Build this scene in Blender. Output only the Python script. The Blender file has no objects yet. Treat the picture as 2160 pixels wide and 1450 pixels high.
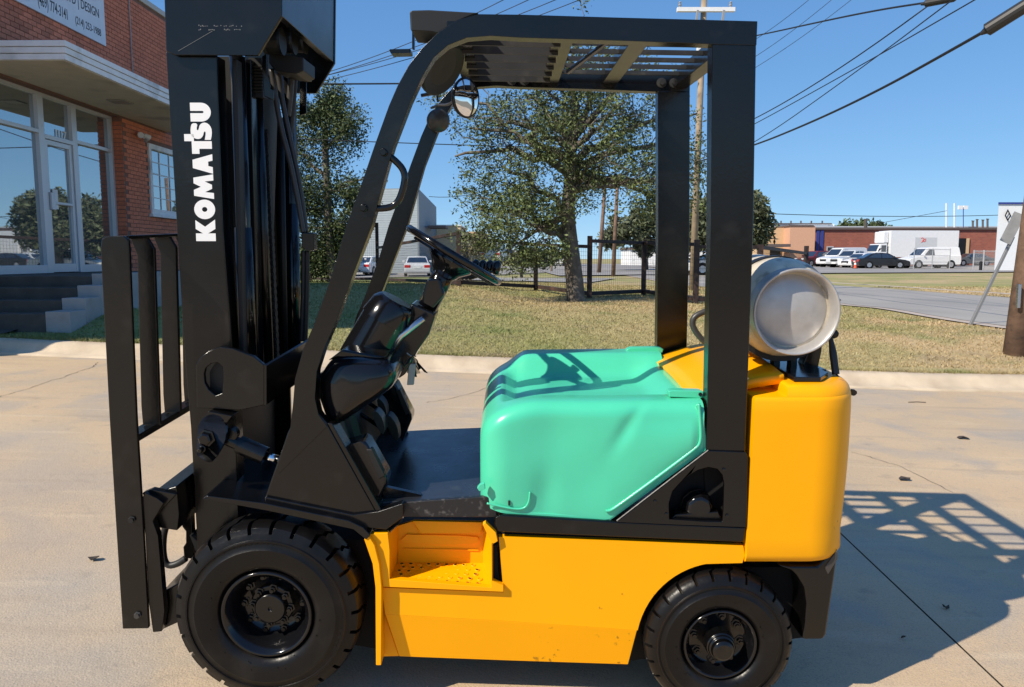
import bpy, bmesh, math, random
import numpy as np
from mathutils import Vector, Matrix
from mathutils.geometry import tessellate_polygon
from math import sin, cos, tan, pi, radians, atan, atan2, sqrt, hypot
random.seed(7); RNG = np.random.default_rng(7)
SC = bpy.context.scene; COL = SC.collection

# ------------------------------------------------------------------ camera, sky, sun, exposure
FPX = 1620.0                                   # focal length in pixels of the 2160 px wide photograph
PSI = radians(0.2); PITCH = atan(180 / FPX)
CAM = Vector((0, -2.375, 1.41))
cd = bpy.data.cameras.new('camera'); cam = bpy.data.objects.new('camera', cd); COL.objects.link(cam)
cd.sensor_width = 36; cd.lens = 36 * FPX / 2160; cd.clip_end = 3000; cd.clip_start = 0.05
cam.location = CAM; cam.rotation_euler = (pi / 2 - PITCH, 0, -PSI)
SC.camera = cam
SUN_EL = radians(40.0); SUN_AZ = radians(34.6)    # azimuth of travel, from +X towards +Y
w = bpy.data.worlds.new('World'); SC.world = w; w.use_nodes = True
nt = w.node_tree
sky = nt.nodes.new('ShaderNodeTexSky'); sky.sky_type = 'NISHITA'; sky.sun_disc = False
sky.sun_elevation = SUN_EL
sky.sun_rotation = radians(270) - SUN_AZ
sky.air_density = 0.6; sky.dust_density = 0.0; sky.ozone_density = 3.0; sky.altitude = 200
bg = nt.nodes['Background']; bg.inputs[1].default_value = 0.1
# the sky's own colour, graded per channel: a clear dry autumn sky that pales only a little towards the horizon
sep = nt.nodes.new('ShaderNodeSeparateColor'); cmb = nt.nodes.new('ShaderNodeCombineColor'); nt.links.new(sky.outputs[0], sep.inputs[0])
for i, (g_, k_) in enumerate(((.68, .545), (.54, .70), (.37, .85))):
    a_ = nt.nodes.new('ShaderNodeMath'); a_.operation = 'MULTIPLY'; a_.inputs[1].default_value = .1; nt.links.new(sep.outputs[i], a_.inputs[0])
    b_ = nt.nodes.new('ShaderNodeMath'); b_.operation = 'POWER'; b_.inputs[1].default_value = g_; nt.links.new(a_.outputs[0], b_.inputs[0])
    c_ = nt.nodes.new('ShaderNodeMath'); c_.operation = 'MULTIPLY'; c_.inputs[1].default_value = k_ * 10; nt.links.new(b_.outputs[0], c_.inputs[0]); nt.links.new(c_.outputs[0], cmb.inputs[i])
nt.links.new(cmb.outputs[0], bg.inputs[0])
sd = bpy.data.lights.new('sun', 'SUN'); sd.energy = 4.9; sd.angle = radians(0.53); sd.color = (1.0, 0.90, 0.75)
sun = bpy.data.objects.new('sun', sd); COL.objects.link(sun)
SUND = Vector((cos(SUN_AZ) * cos(SUN_EL), sin(SUN_AZ) * cos(SUN_EL), -sin(SUN_EL)))
sun.rotation_euler = SUND.to_track_quat('-Z', 'Y').to_euler(); sun.location = (-20, -14, 20)
vs = SC.view_settings; vs.view_transform = 'Standard'; vs.look = 'None'; vs.gamma = 1; vs.use_curve_mapping = False
vs.exposure = 0.25
SC.render.engine = 'CYCLES'
SC.cycles.use_denoising = True
SC.cycles.max_bounces = 6; SC.cycles.transparent_max_bounces = 6

# ------------------------------------------------------------------ frames and rays
_f = Vector((sin(PSI) * cos(PITCH), cos(PSI) * cos(PITCH), -sin(PITCH)))
_r = Vector((cos(PSI), -sin(PSI), 0)); _u = _r.cross(_f)
def ray(x, y): return _f + _r * ((x - 1080) / FPX) - _u * ((y - 725) / FPX)
PHI = radians(2.8)                              # the yard falls towards the camera, and the truck leans with it
WD = Vector((0, cos(PHI), sin(PHI))); WN = Vector((0, -sin(PHI), cos(PHI)))
def P(x, y, Y):
    d = ray(x, y); return CAM + d * ((Y - WD.dot(CAM)) / WD.dot(d))
def D(x, y, dep):                               # point on the ray at horizontal depth dep
    d = ray(x, y); h = Vector((sin(PSI), cos(PSI), 0)); return CAM + d * (dep / h.dot(d))
def px_size(dep): return dep / FPX

# ------------------------------------------------------------------ materials
def new_mat(name):
    m = bpy.data.materials.new(name); m.use_nodes = True
    return m, m.node_tree, m.node_tree.nodes['Principled BSDF']
def mat(name, col, rough=0.5, metal=0.0, vary=0.0, scale=6.0, bump=0.0, bscale=40.0, coat=0.0, dirt=None, dscale=3.0, dlo=0.55, dhi=0.75, rvary=0.0, ior=None, isl=0.0, objr=0.0, coords='Object'):
    m, t, b = new_mat(name)
    b.inputs['Roughness'].default_value = rough; b.inputs['Metallic'].default_value = metal
    if coat: b.inputs['Coat Weight'].default_value = coat; b.inputs['Coat Roughness'].default_value = 0.06
    if name in ('yellow_paint', 'rubber'): b.inputs['Specular IOR Level'].default_value = .26
    if ior: b.inputs['IOR'].default_value = ior
    tc = t.nodes.new('ShaderNodeTexCoord')
    rgb = t.nodes.new('ShaderNodeRGB'); rgb.outputs[0].default_value = (*col, 1); cur = rgb.outputs[0]
    def noise(s, det=4):
        n = t.nodes.new('ShaderNodeTexNoise'); n.inputs['Scale'].default_value = s; n.inputs['Detail'].default_value = det
        t.links.new(tc.outputs[coords], n.inputs['Vector']); return n
    def scale_by(cur, fac_out, lo, hi):
        mr = t.nodes.new('ShaderNodeMapRange'); mr.inputs[3].default_value = lo; mr.inputs[4].default_value = hi
        t.links.new(fac_out, mr.inputs[0])
        hs = t.nodes.new('ShaderNodeHueSaturation'); t.links.new(mr.outputs[0], hs.inputs['Value']); t.links.new(cur, hs.inputs['Color'])
        return hs.outputs[0]
    if vary:
        n = noise(scale); mr = t.nodes.new('ShaderNodeMapRange'); mr.inputs[1].default_value = .3; mr.inputs[2].default_value = .7
        t.links.new(n.outputs[0], mr.inputs[0]); cur = scale_by(cur, mr.outputs[0], 1 - vary, 1 + vary)
    if isl:
        g = t.nodes.new('ShaderNodeNewGeometry'); cur = scale_by(cur, g.outputs['Random Per Island'], 1 - isl, 1 + isl)
    if objr:
        g = t.nodes.new('ShaderNodeObjectInfo'); cur = scale_by(cur, g.outputs['Random'], 1 - objr, 1 + objr)
    if dirt:
        n = noise(dscale, 8); mr = t.nodes.new('ShaderNodeMapRange'); mr.inputs[1].default_value = dlo; mr.inputs[2].default_value = dhi
        t.links.new(n.outputs[0], mr.inputs[0]); mx = t.nodes.new('ShaderNodeMix'); mx.data_type = 'RGBA'
        t.links.new(mr.outputs[0], mx.inputs[0]); t.links.new(cur, mx.inputs[6]); mx.inputs[7].default_value = (*dirt, 1); cur = mx.outputs[2]
    t.links.new(cur, b.inputs['Base Color'])
    if name == 'yellow_paint':                   # small chips and rubbed marks
        n = noise(38, 8); n2 = noise(1.6, 3); mu_ = t.nodes.new('ShaderNodeMath'); mu_.operation = 'MULTIPLY'; t.links.new(n.outputs[0], mu_.inputs[0]); t.links.new(n2.outputs[0], mu_.inputs[1])
        mr = t.nodes.new('ShaderNodeMapRange'); mr.inputs[1].default_value = .415; mr.inputs[2].default_value = .45; mr.inputs[4].default_value = .75
        t.links.new(mu_.outputs[0], mr.inputs[0]); mx = t.nodes.new('ShaderNodeMix'); mx.data_type = 'RGBA'; t.links.new(mr.outputs[0], mx.inputs[0]); t.links.new(cur, mx.inputs[6]); mx.inputs[7].default_value = (.30, .13, .01, 1)
        cur = mx.outputs[2]; t.links.new(cur, b.inputs['Base Color'])
    if rvary:
        n = noise(scale * 1.7, 6); mr = t.nodes.new('ShaderNodeMapRange'); mr.inputs[3].default_value = max(.02, rough - rvary); mr.inputs[4].default_value = rough + rvary
        t.links.new(n.outputs[0], mr.inputs[0]); t.links.new(mr.outputs[0], b.inputs['Roughness'])
    if bump:
        n = noise(bscale, 5); bp = t.nodes.new('ShaderNodeBump'); bp.inputs['Strength'].default_value = bump; bp.inputs['Distance'].default_value = .01
        t.links.new(n.outputs[0], bp.inputs['Height']); t.links.new(bp.outputs[0], b.inputs['Normal'])
    return m
M = {}
M['black'] = mat('black_paint', (.003, .0028, .0028), .22, vary=.25, rvary=.09, scale=5, dirt=(.022, .02, .018), dscale=9, dlo=.6, dhi=.95, bump=.04, bscale=60)
M['gloss'] = mat('black_gloss', (.005, .005, .006), .13, rvary=.06, scale=6, bump=.02, bscale=8)
M['bounce_black'] = mat('bounce_dusty_black', (.02, .02, .021), .6, vary=.3, scale=8, dirt=(.07, .065, .055), dscale=12)  # lightened black: ground bounce on the roof bars put into the colour, some dust
M['blackmat'] = mat('black_matt', (.006, .006, .006), .55, vary=.3)
M['floor'] = mat('floor_paint', (.020, .022, .028), .3, vary=.3, rvary=.12, dirt=(.09, .085, .08), dscale=7, dlo=.58, dhi=.85, bump=.06, bscale=30)
M['worn'] = mat('worn_edge', (.013, .013, .015), .42, dirt=(.10, .095, .09), dscale=55, dlo=.56, dhi=.74, bump=.1, bscale=50)
M['yellow'] = mat('yellow_paint', (.93, .395, .0), .40, vary=.03, scale=3, rvary=.06, dirt=(.7, .26, .0), dscale=2.4, dlo=.66, dhi=.95, bump=.03, bscale=14)
M['teal'] = mat('teal_paint', (.075, .58, .36), .3, vary=.05, scale=4, coat=.15, rvary=.05, dirt=(.04, .36, .25), dscale=4, dlo=.62, dhi=.92, bump=.07, bscale=6)
M['rubber'] = mat('rubber', (.0055, .005, .005), .33, vary=.25, scale=9, rvary=.1, dirt=(.022, .019, .016), dscale=5, dlo=.55, dhi=.85, bump=.08, bscale=70)
M['steel'] = mat('bare_steel', (.55, .56, .58), .25, 1.0, rvary=.1)
M['chrome'] = mat('chrome', (.8, .81, .83), .08, 1.0)
M['alu'] = mat('tank_aluminium', (.50, .48, .46), .42, .45, vary=.12, scale=10, rvary=.12, dirt=(.30, .27, .23), dscale=8, dlo=.5, dhi=.8, bump=.05, bscale=50)
M['alu2'] = mat('tank_scuffed', (.62, .55, .43), .5, .1, vary=.2, scale=14, rvary=.12, dirt=(.16, .14, .11), dscale=22, dlo=.56, dhi=.72, bump=.15, bscale=60)
M['mirror'] = mat('mirror_glass', (.9, .9, .9), .02, 1.0)
M['white'] = mat('white_paint', (.8, .8, .79), .5, vary=.05)
M['print_white'] = mat('white_print', (.82, .82, .82), .6)  # plain white print colour, no emission
M['greylamp'] = mat('lamp_grey', (.3, .3, .3), .4)
M['worn_print'] = mat('worn_print', (.13, .13, .13), .6)
M['smoke'] = mat('smoked_lens', (.05, .05, .05), .25)
M['dark'] = mat('dark_void', (.004, .004, .004), .9)
M['hose'] = mat('hose', (.018, .018, .018), .5)
M['silverhose'] = mat('grey_hose', (.045, .042, .04), .4)
M['brass'] = mat('key_metal', (.45, .42, .36), .3, 1.0)

# ------------------------------------------------------------------ object helpers
def smooth_poly(me, s=True):
    me.polygons.foreach_set('use_smooth', [s] * len(me.polygons)); me.update()
ROOTM = {}
def link(o, parent=None):
    COL.objects.link(o)
    if parent is not None: o.parent = parent
    return o
def rootmat(o):
    m = o.matrix_basis.copy()
    while o.parent is not None: o = o.parent; m = o.matrix_basis @ m
    return m
def _old(o):
    while o.parent is not None: o = o.parent
    return o.matrix_basis.copy()
def make(name, verts, faces, m, parent=None, smooth=False, bevel=0, seg=2, local=False, origin=None, edges=()):
    me = bpy.data.meshes.new(name)
    if parent is not None and not local:
        inv = rootmat(parent).inverted(); verts = [inv @ Vector(v) for v in verts]
    off = None
    if parent is None and not local:
        a = np.array([tuple(v) for v in verts]); off = origin or Vector(((a[:, 0].min() + a[:, 0].max()) / 2, (a[:, 1].min() + a[:, 1].max()) / 2, a[:, 2].min()))
        verts = [Vector(v) - off for v in verts]
    me.from_pydata([tuple(v) for v in verts], list(edges), faces)
    if m is not None:
        for mm in (m if isinstance(m, (list, tuple)) else [m]): me.materials.append(mm)
    o = bpy.data.objects.new(name, me)
    if off is not None: o.location = off
    link(o, parent)
    bm = bmesh.new(); bm.from_mesh(me); bmesh.ops.recalc_face_normals(bm, faces=bm.faces); bm.to_mesh(me); bm.free()
    if smooth or bevel: smooth_poly(me)
    if bevel:
        md = o.modifiers.new('bevel', 'BEVEL'); md.width = bevel; md.segments = seg; md.limit_method = 'ANGLE'; md.angle_limit = radians(28); md.harden_normals = True
    return o
def thing(name, label, cat, loc, group=None, rotz=0):
    o = bpy.data.objects.new(name, None); o.location = loc; o.rotation_euler = (0, 0, rotz); o.empty_display_size = .2
    COL.objects.link(o); bpy.context.view_layer.update()
    return tag(o, label, cat, group)
def tag(o, label=None, cat=None, group=None, kind=None):
    if label: o['label'] = label
    if cat: o['category'] = cat
    if group: o['group'] = group
    if kind: o['kind'] = kind
    return o
class MB:                                       # gathers pieces of ONE part
    def __init__(s): s.v = []; s.f = []; s.mi = []
    def add(s, v, f, mi=0):
        n = len(s.v); s.v += [Vector(x) for x in v]; s.f += [[i + n for i in q] for q in f]; s.mi += [mi] * len(f); return s
    def box(s, a, b, mi=0):
        x0, y0, z0 = a; x1, y1, z1 = b
        return s.add([(x0, y0, z0), (x1, y0, z0), (x1, y1, z0), (x0, y1, z0), (x0, y0, z1), (x1, y0, z1), (x1, y1, z1), (x0, y1, z1)],
                     [(0, 3, 2, 1), (4, 5, 6, 7), (0, 1, 5, 4), (1, 2, 6, 5), (2, 3, 7, 6), (3, 0, 4, 7)], mi)
    def obox(s, c, ax, ay, az, mi=0):            # centre and three half axes
        c = Vector(c); v = [c + ax * i + ay * j + az * k for k in (-1, 1) for j in (-1, 1) for i in (-1, 1)]
        return s.add(v, [(0, 2, 3, 1), (4, 5, 7, 6), (0, 1, 5, 4), (1, 3, 7, 5), (3, 2, 6, 7), (2, 0, 4, 6)], mi)
    def prism(s, pts, ext, mi=0):
        n = len(pts); pts = [Vector(p) for p in pts]; v = pts + [p + ext for p in pts]
        tri = tessellate_polygon([pts])
        f = [list(t) for t in tri] + [[i + n for i in reversed(t)] for t in tri]
        f += [(i, (i + 1) % n, (i + 1) % n + n, i + n) for i in range(n)]
        return s.add(v, f, mi)
    def tube(s, pts, r, n=8, mi=0, cap=True):
        pts = [Vector(p) for p in pts]; k = len(pts); rr = r if isinstance(r, (list, tuple)) else [r] * k
        v = []; up = None
        for i, p in enumerate(pts):
            t = (pts[min(i + 1, k - 1)] - pts[max(i - 1, 0)]).normalized()
            if up is None: up = t.orthogonal().normalized()
            up = (up - t * up.dot(t)); up = up.normalized() if up.length > 1e-6 else t.orthogonal().normalized()
            sd = t.cross(up)
            v += [p + (up * cos(2 * pi * j / n) + sd * sin(2 * pi * j / n)) * rr[i] for j in range(n)]
        f = [(i * n + j, i * n + (j + 1) % n, (i + 1) * n + (j + 1) % n, (i + 1) * n + j) for i in range(k - 1) for j in range(n)]
        if cap: f += [list(range(n))[::-1], [(k - 1) * n + j for j in range(n)]]
        return s.add(v, f, mi)
    def lathe(s, c, axis, prof, n=32, mi=0, capa=False, capb=False):   # prof: (along, radius)
        c = Vector(c); axis = Vector(axis).normalized(); e1 = axis.orthogonal().normalized(); e2 = axis.cross(e1); v = []
        for a, r in prof: v += [c + axis * a + (e1 * cos(2 * pi * j / n) + e2 * sin(2 * pi * j / n)) * r for j in range(n)]
        k = len(prof)
        f = [(i * n + j, i * n + (j + 1) % n, (i + 1) * n + (j + 1) % n, (i + 1) * n + j) for i in range(k - 1) for j in range(n)]
        if capa: f.append(list(range(n))[::-1])
        if capb: f.append([(k - 1) * n + j for j in range(n)])
        return s.add(v, f, mi)
    def build(s, name, m, parent=None, smooth=False, bevel=0, seg=2, local=False, origin=None):
        o = make(name, s.v, s.f, m, parent, smooth, bevel, seg, local, origin)
        if any(s.mi): o.data.polygons.foreach_set('material_index', s.mi)
        return o
def arc(pts, it=2):                              # Chaikin corner cutting, ends kept
    pts = [Vector(p) for p in pts]
    for _ in range(it):
        q = [pts[0]]
        for a, b in zip(pts, pts[1:]): q += [a * .75 + b * .25, a * .25 + b * .75]
        pts = q + [pts[-1]]
    return pts
def chaik2(pts, it=2):
    return [(p.x, p.y) for p in arc([(a, b, 0) for a, b in pts], it)]
def pp(name, pts, Y0, Y1, m, parent, bev=.003, seg=2):  # side outline (photograph px at lateral Y0), carried straight across to Y1
    return MB().prism([P(x, y, Y0) for x, y in pts], WD * (Y1 - Y0)).build(name, m, parent, bevel=bev, seg=seg)
def plate_hole(name, outer, holes, Y0, Y1, m, parent, bev=.002):
    loops = [[P(x, y, Y0) for x, y in outer]] + [[P(x, y, Y0) for x, y in h] for h in holes]
    allv = [v for l in loops for v in l]; n = len(allv); tri = tessellate_polygon(loops); ext = WD * (Y1 - Y0)
    f = [list(t) for t in tri] + [[i + n for i in reversed(t)] for t in tri]; o = 0
    for l in loops:
        k = len(l); f += [(o + i, o + (i + 1) % k, o + (i + 1) % k + n, o + i + n) for i in range(k)]; o += k
    return make(name, allv + [v + ext for v in allv], f, m, parent, bevel=bev)
def smoothstep(t): t = np.clip(t, 0, 1); return t * t * (3 - 2 * t)

# ------------------------------------------------------------------ ground shape
def za(X, Y):                                    # the concrete yard
    X = np.asarray(X, float); Y = np.asarray(Y, float)
    r = np.where(Y < 3, .049 * np.maximum(Y, -2.5), .147 + .031 * (Y - 3))
    return -.074 - .032 * np.clip(X + .8, -6, 5.5) + r
def yc(X): return 6.32 - .045 * np.asarray(X, float)   # the kerb line
KH = .13
_ctl = []
for X in np.linspace(-16, 18, 18): _ctl.append((X, float(yc(X)), float(za(X, yc(X)) + KH)))
for x, y, dep in [(130, 662, 9.8), (215, 652, 10.4), (-300, 670, 10.2), (750, 600, 18), (690, 598, 16.5), (900, 603, 18), (1215, 635, 16.4), (1300, 626, 17.6), (1475, 642, 16.5),
                  (1900, 690, 12.2), (2119, 690, 12.2), (1766, 640, 19.3), (1450, 600, 32.7), (2127, 628, 21.7), (1759, 602, 31.5), (1860, 568, 73), (1700, 566, 76),
                  (2050, 570, 70), (1550, 575, 55), (875, 583, 58), (700, 585, 55), (1060, 556, 75), (1150, 562, 70), (1000, 602, 22), (2600, 560, 80), (2300, 640, 20), (300, 580, 60), (-400, 580, 60), (1300, 572, 60)]:
    p = D(x, y, dep); _ctl.append(tuple(p))
for a in range(-80, 81, 10): _ctl.append((260 * sin(radians(a)), 260 * cos(radians(a)), .5))
_ctl = np.array(_ctl)
def zl(X, Y):                                    # the grassed ground beyond the kerb
    X = np.asarray(X, float); Y = np.asarray(Y, float)
    dx = X[..., None] - _ctl[:, 0]; dy = Y[..., None] - _ctl[:, 1]
    sc = 1 / (1.0 + .12 * np.hypot(X, Y)[..., None])
    wgt = 1 / ((np.hypot(dx, dy) * sc) ** 3 + .02); z = (wgt * _ctl[:, 2]).sum(-1) / wgt.sum(-1)
    t = smoothstep((Y - yc(X)) / 1.6); zc = za(X, yc(X)) + KH
    return zc * (1 - t) + z * t
def ground(X, Y):
    return float(za(X, Y)) if Y < float(yc(X)) else float(zl(X, Y))
def G(x, y, far=400):                            # where the photograph's ray meets the ground
    d = ray(x, y); t = 1.0; st = .25
    while t < far:
        p = CAM + d * t
        if p.z < ground(p.x, p.y):
            lo, hi = t - st, t
            for _ in range(18):
                mid = (lo + hi) / 2; q = CAM + d * mid
                if q.z < ground(q.x, q.y): hi = mid
                else: lo = mid
            return CAM + d * hi
        st = max(.25, t * .02); t += st
    return CAM + d * far
def depth(p): return (Vector(p) - CAM).dot(Vector((sin(PSI), cos(PSI), 0)))
def upz(p, y, dep=None):                         # height at which the photograph's row y passes above p
    return D(1080, y, dep or depth(p)).z
# ------------------------------------------------------------------ ground materials
def nodes_ground(name, kind):
    m, t, b = new_mat(name); L = t.links.new
    tc = t.nodes.new('ShaderNodeTexCoord'); co = tc.outputs['Object']
    def noise(s, det=6, vec=None, dist=0):
        n = t.nodes.new('ShaderNodeTexNoise'); n.inputs['Scale'].default_value = s; n.inputs['Detail'].default_value = det; n.inputs['Distortion'].default_value = dist
        L(vec or co, n.inputs['Vector']); return n.outputs[0]
    def rng(f, a, b_, lo=0, hi=1):
        r = t.nodes.new('ShaderNodeMapRange'); r.inputs[1].default_value = a; r.inputs[2].default_value = b_; r.inputs[3].default_value = lo; r.inputs[4].default_value = hi
        L(f, r.inputs[0]); return r.outputs[0]
    def mix(f, a, c):
        x = t.nodes.new('ShaderNodeMix'); x.data_type = 'RGBA'; L(f, x.inputs[0])
        for s, v in ((6, a), (7, c)):
            if isinstance(v, tuple): x.inputs[s].default_value = (*v, 1)
            else: L(v, x.inputs[s])
        return x.outputs[2]
    def stretch(sx, sy, rot):
        mp = t.nodes.new('ShaderNodeMapping'); mp.inputs['Scale'].default_value = (sx, sy, 1); mp.inputs['Rotation'].default_value = (0, 0, rot); L(co, mp.inputs[0]); return mp.outputs[0]
    if kind == 'concrete':
        c = mix(rng(noise(.55, 5), .35, .68), (.515, .38, .235), (.61, .445, .265))
        c = mix(rng(noise(1.7, 8, dist=.6), .5, .72), c, (.41, .345, .27)); c = mix(rng(noise(.42, 5, dist=.8), .48, .66, 0, .8), c, (.40, .35, .285))
        c = mix(rng(noise(1.0, 7, stretch(.45, 5.5, .12)), .56, .72, 0, .6), c, (.36, .28, .20))       # tyre scuffs and sweeping marks
        c = mix(rng(noise(1.0, 8, stretch(1.1, 9, -.35)), .58, .75, 0, .55), c, (.64, .51, .34))
        c = mix(rng(noise(7, 9), .62, .8, 0, .5), c, (.22, .19, .16))
        c = mix(rng(noise(.33, 4), .56, .75, 0, .5), c, (.50, .33, .19))                                # rusty wash
        c = mix(rng(noise(150, 2), .5, .78, 0, .6), c, (.20, .18, .16)); c = mix(rng(noise(230, 2), .58, .8, 0, .5), c, (.74, .64, .5))
        b.inputs['Roughness'].default_value = .8
        h1 = noise(130, 3); h2 = noise(18, 7); ad = t.nodes.new('ShaderNodeMath'); ad.operation = 'ADD'; L(h1, ad.inputs[0]); L(h2, ad.inputs[1])
        bp = t.nodes.new('ShaderNodeBump'); bp.inputs['Strength'].default_value = .42; bp.inputs['Distance'].default_value = .006; L(ad.outputs[0], bp.inputs['Height']); L(bp.outputs[0], b.inputs['Normal'])
    elif kind in ('lawn', 'blade'):
        f = rng(noise(.16, 6, dist=.4), .38, .62)
        c = mix(f, (.49, .365, .20), (.31, .30, .115))
        # greener towards the shaded building side
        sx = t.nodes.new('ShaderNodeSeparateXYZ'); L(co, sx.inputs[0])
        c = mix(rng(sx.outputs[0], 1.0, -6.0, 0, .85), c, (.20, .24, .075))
        c = mix(rng(noise(1.1, 6), .55, .72, 0, .8), c, (.18, .22, .07))
        c = mix(rng(noise(.75, 5), .60, .72, 0, .75), c, (.30, .235, .15))
        c = mix(rng(noise(9, 5), .5, .75, 0, .35), c, (.50, .43, .25)); c = mix(rng(noise(48, 5), .5, .72, 0, .35), c, (.16, .15, .07)); c = mix(rng(noise(.30, 4, dist=.5), .56, .68, 0, .55), c, (.19, .23, .07))
        if kind == 'blade':
            g = t.nodes.new('ShaderNodeNewGeometry'); hs = t.nodes.new('ShaderNodeHueSaturation'); L(rng(g.outputs['Random Per Island'], 0, 1, .55, 1.35), hs.inputs['Value']); L(c, hs.inputs['Color']); c = hs.outputs[0]
        b.inputs['Roughness'].default_value = .85; b.inputs['Specular IOR Level'].default_value = .15
        bp = t.nodes.new('ShaderNodeBump'); bp.inputs['Strength'].default_value = .6; bp.inputs['Distance'].default_value = .02; L(noise(55, 6), bp.inputs['Height'])
        if kind == 'lawn': L(bp.outputs[0], b.inputs['Normal'])
    elif kind == 'road':
        c = mix(rng(noise(.4, 5), .35, .65), (.30, .28, .25), (.37, .345, .305))
        c = mix(rng(noise(60, 3), .5, .75, 0, .5), c, (.2, .2, .2))
        c = mix(rng(noise(1, 6, stretch(3.0, .12, 0)), .55, .7, 0, .5), c, (.22, .22, .22))
        b.inputs['Roughness'].default_value = .85
    elif kind == 'lot':
        c = mix(rng(noise(.3, 5), .35, .65), (.25, .235, .22), (.33, .31, .285)); b.inputs['Roughness'].default_value = .85
    L(c, b.inputs['Base Color'])
    return m
M['concrete'] = nodes_ground('yard_concrete', 'concrete'); M['lawn'] = nodes_ground('lawn', 'lawn'); M['blade'] = nodes_ground('grass_blades', 'blade')
M['road'] = nodes_ground('road', 'road'); M['lot'] = nodes_ground('parking_lot', 'lot')
M['step'] = mat('step_concrete', (.085, .075, .062), .85, vary=.2, scale=4, dirt=(.07, .065, .06), dscale=3, bump=.2)
M['whiteblock'] = mat('whitewashed_block', (.36, .35, .33), .8, vary=.1, scale=3, dirt=(.28, .26, .24), dscale=4, bump=.2)

def grid_mesh(name, X, Y, Z, m, parent=None, kind=None):
    ny, nx = X.shape; v = np.stack([X, Y, Z], -1).reshape(-1, 3)
    i = np.arange(ny * nx).reshape(ny, nx); f = np.stack([i[:-1, :-1], i[:-1, 1:], i[1:, 1:], i[1:, :-1]], -1).reshape(-1, 4)
    me = bpy.data.meshes.new(name); me.from_pydata(v.tolist(), [], f.tolist()); me.materials.append(m); smooth_poly(me)
    o = bpy.data.objects.new(name, me); link(o, parent); tag(o, kind=kind); return o
# yard: concrete slabs with open joints over a darker bed
yard = bpy.data.objects.new('concrete_yard', None); COL.objects.link(yard); tag(yard, kind='structure')
xs = [-17.4, -12.6, -7.8, 1.80, 6.6, 11.4, 16.2, 21.0]
ys = [-12.5, -8, -3.6]
for a, b in zip(xs, xs[1:]):
    for k in range(3):
        U, V = np.meshgrid(np.linspace(a + .0045, b - .0045, 25), np.linspace(0, 1, 40))
        lo = ys[k] + .007; hi = (yc(U) - .36) if k == 2 else ys[k + 1] - .007
        Yv = lo + (hi - lo) * V; Z = za(U, Yv)
        grid_mesh('concrete_slab', U, Yv, Z, M['concrete'], yard)
U, V = np.meshgrid(np.linspace(-17.5, 21, 60), np.linspace(-12.6, 6.9, 60)); grid_mesh('slab_bed', U, V, za(U, V) - .03, mat('joint_dirt', (.05, .045, .04), .9), yard)
U, V = np.meshgrid(np.linspace(-900, 900, 7), np.linspace(-900, 900, 7)); base = grid_mesh('ground', U, V, U * 0 - 1.2, mat('far_ground', (.2, .18, .13), .9), kind='structure')
# kerb: rolled concrete kerb
prof = [(-.352, -.02), (-.35, .004), (-.27, .012), (-.21, .035), (-.16, .095), (-.125, .122), (-.08, KH + .002), (0, KH + .004), (.03, KH + .004), (.05, KH - .02), (.05, -.1)]
Xk = np.linspace(-17.5, 21, 160); S = np.array(prof)
U = np.repeat(Xk[None], len(prof), 0); Yk = yc(U) + S[:, :1]; Z = za(U, yc(U)) + S[:, 1:] + .004 * np.sin(U * 1.7)
grid_mesh('kerb', U, Yk, Z, mat('kerb_concrete', (.56, .455, .325), .85, vary=.16, scale=2.2, dirt=(.38, .29, .20), dscale=2.5, dlo=.45, dhi=.75, bump=.3, bscale=60), kind='structure')
# lawn
tr = np.concatenate([np.linspace(.0, 3, 22), np.geomspace(3.2, 900, 110)])
T = np.repeat(tr[:, None], 150, 1); u = np.linspace(-1, 1, 150)[None]; U = np.sign(u) * np.abs(u) ** 1.2 * (18 + T * 1.5)
Yl = yc(np.clip(U, -20, 22)) + T; Z = zl(U, Yl) - .012
lawn = grid_mesh('lawn', U, Yl, Z, M['lawn'], kind='structure')
# road running away on the right, then the parking lot beyond its far verge
def strip(name, left, right, m, dz, n=60, cols=10, kind='structure'):
    L_ = np.array(left); R_ = np.array(right); s = np.linspace(0, 1, n)
    def samp(A): 
        t = np.linspace(0, 1, len(A)); return np.stack([np.interp(s, t, A[:, 0]), np.interp(s, t, A[:, 1])], -1)
    a, b = samp(L_), samp(R_); c = np.linspace(0, 1, cols)[None, :, None]
    Q = a[:, None] * (1 - c) + b[:, None] * c
    return grid_mesh(name, Q[..., 0], Q[..., 1], zl(Q[..., 0], Q[..., 1]) + dz, m, kind=kind)
def dxy(x, dep): p = D(x, 545, dep); return (p.x, p.y)
gl = [G(2150, 694), G(2119, 690), G(1766, 640), G(1450, 602)]
rl = [(8.1, 8.3)] + [(p.x, p.y) for p in gl[1:]] + [(7.0, 55), (5.5, 80), (3, 120)]
gr_ = [G(2127, 629), G(1759, 603)]
rr = [(14.0, 8.3), (14.0, 14)] + [(p.x, p.y) for p in gr_] + [(13.2, 55), (12.5, 80), (11, 120)]
strip('road', rl, rr, M['road'], .018, 90, 14)
def offset(A, o): return [(x + o, y) for x, y in A]
M['kerbfar'] = mat('far_kerb', (.48, .40, .33), .85, vary=.15)
strip('road_kerb', offset(rr, 0), offset(rr, .35), M['kerbfar'], .11, 90, 3)
strip('road_gutter', offset(rl, -.25), offset(rl, .05), M['kerbfar'], .012, 90, 3)
# parking lot
a_, b_ = G(1690, 583), G(2140, 571)
pl = [(a_.x - 14, a_.y), (a_.x - 16, 120)]; pr = [(b_.x + 30, b_.y), (b_.x + 30, 120)]
strip('parking_lot', pl, pr, M['lot'], .06, 30, 30)
k1, k2 = G(1700, 582), G(1985, 570)
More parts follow.
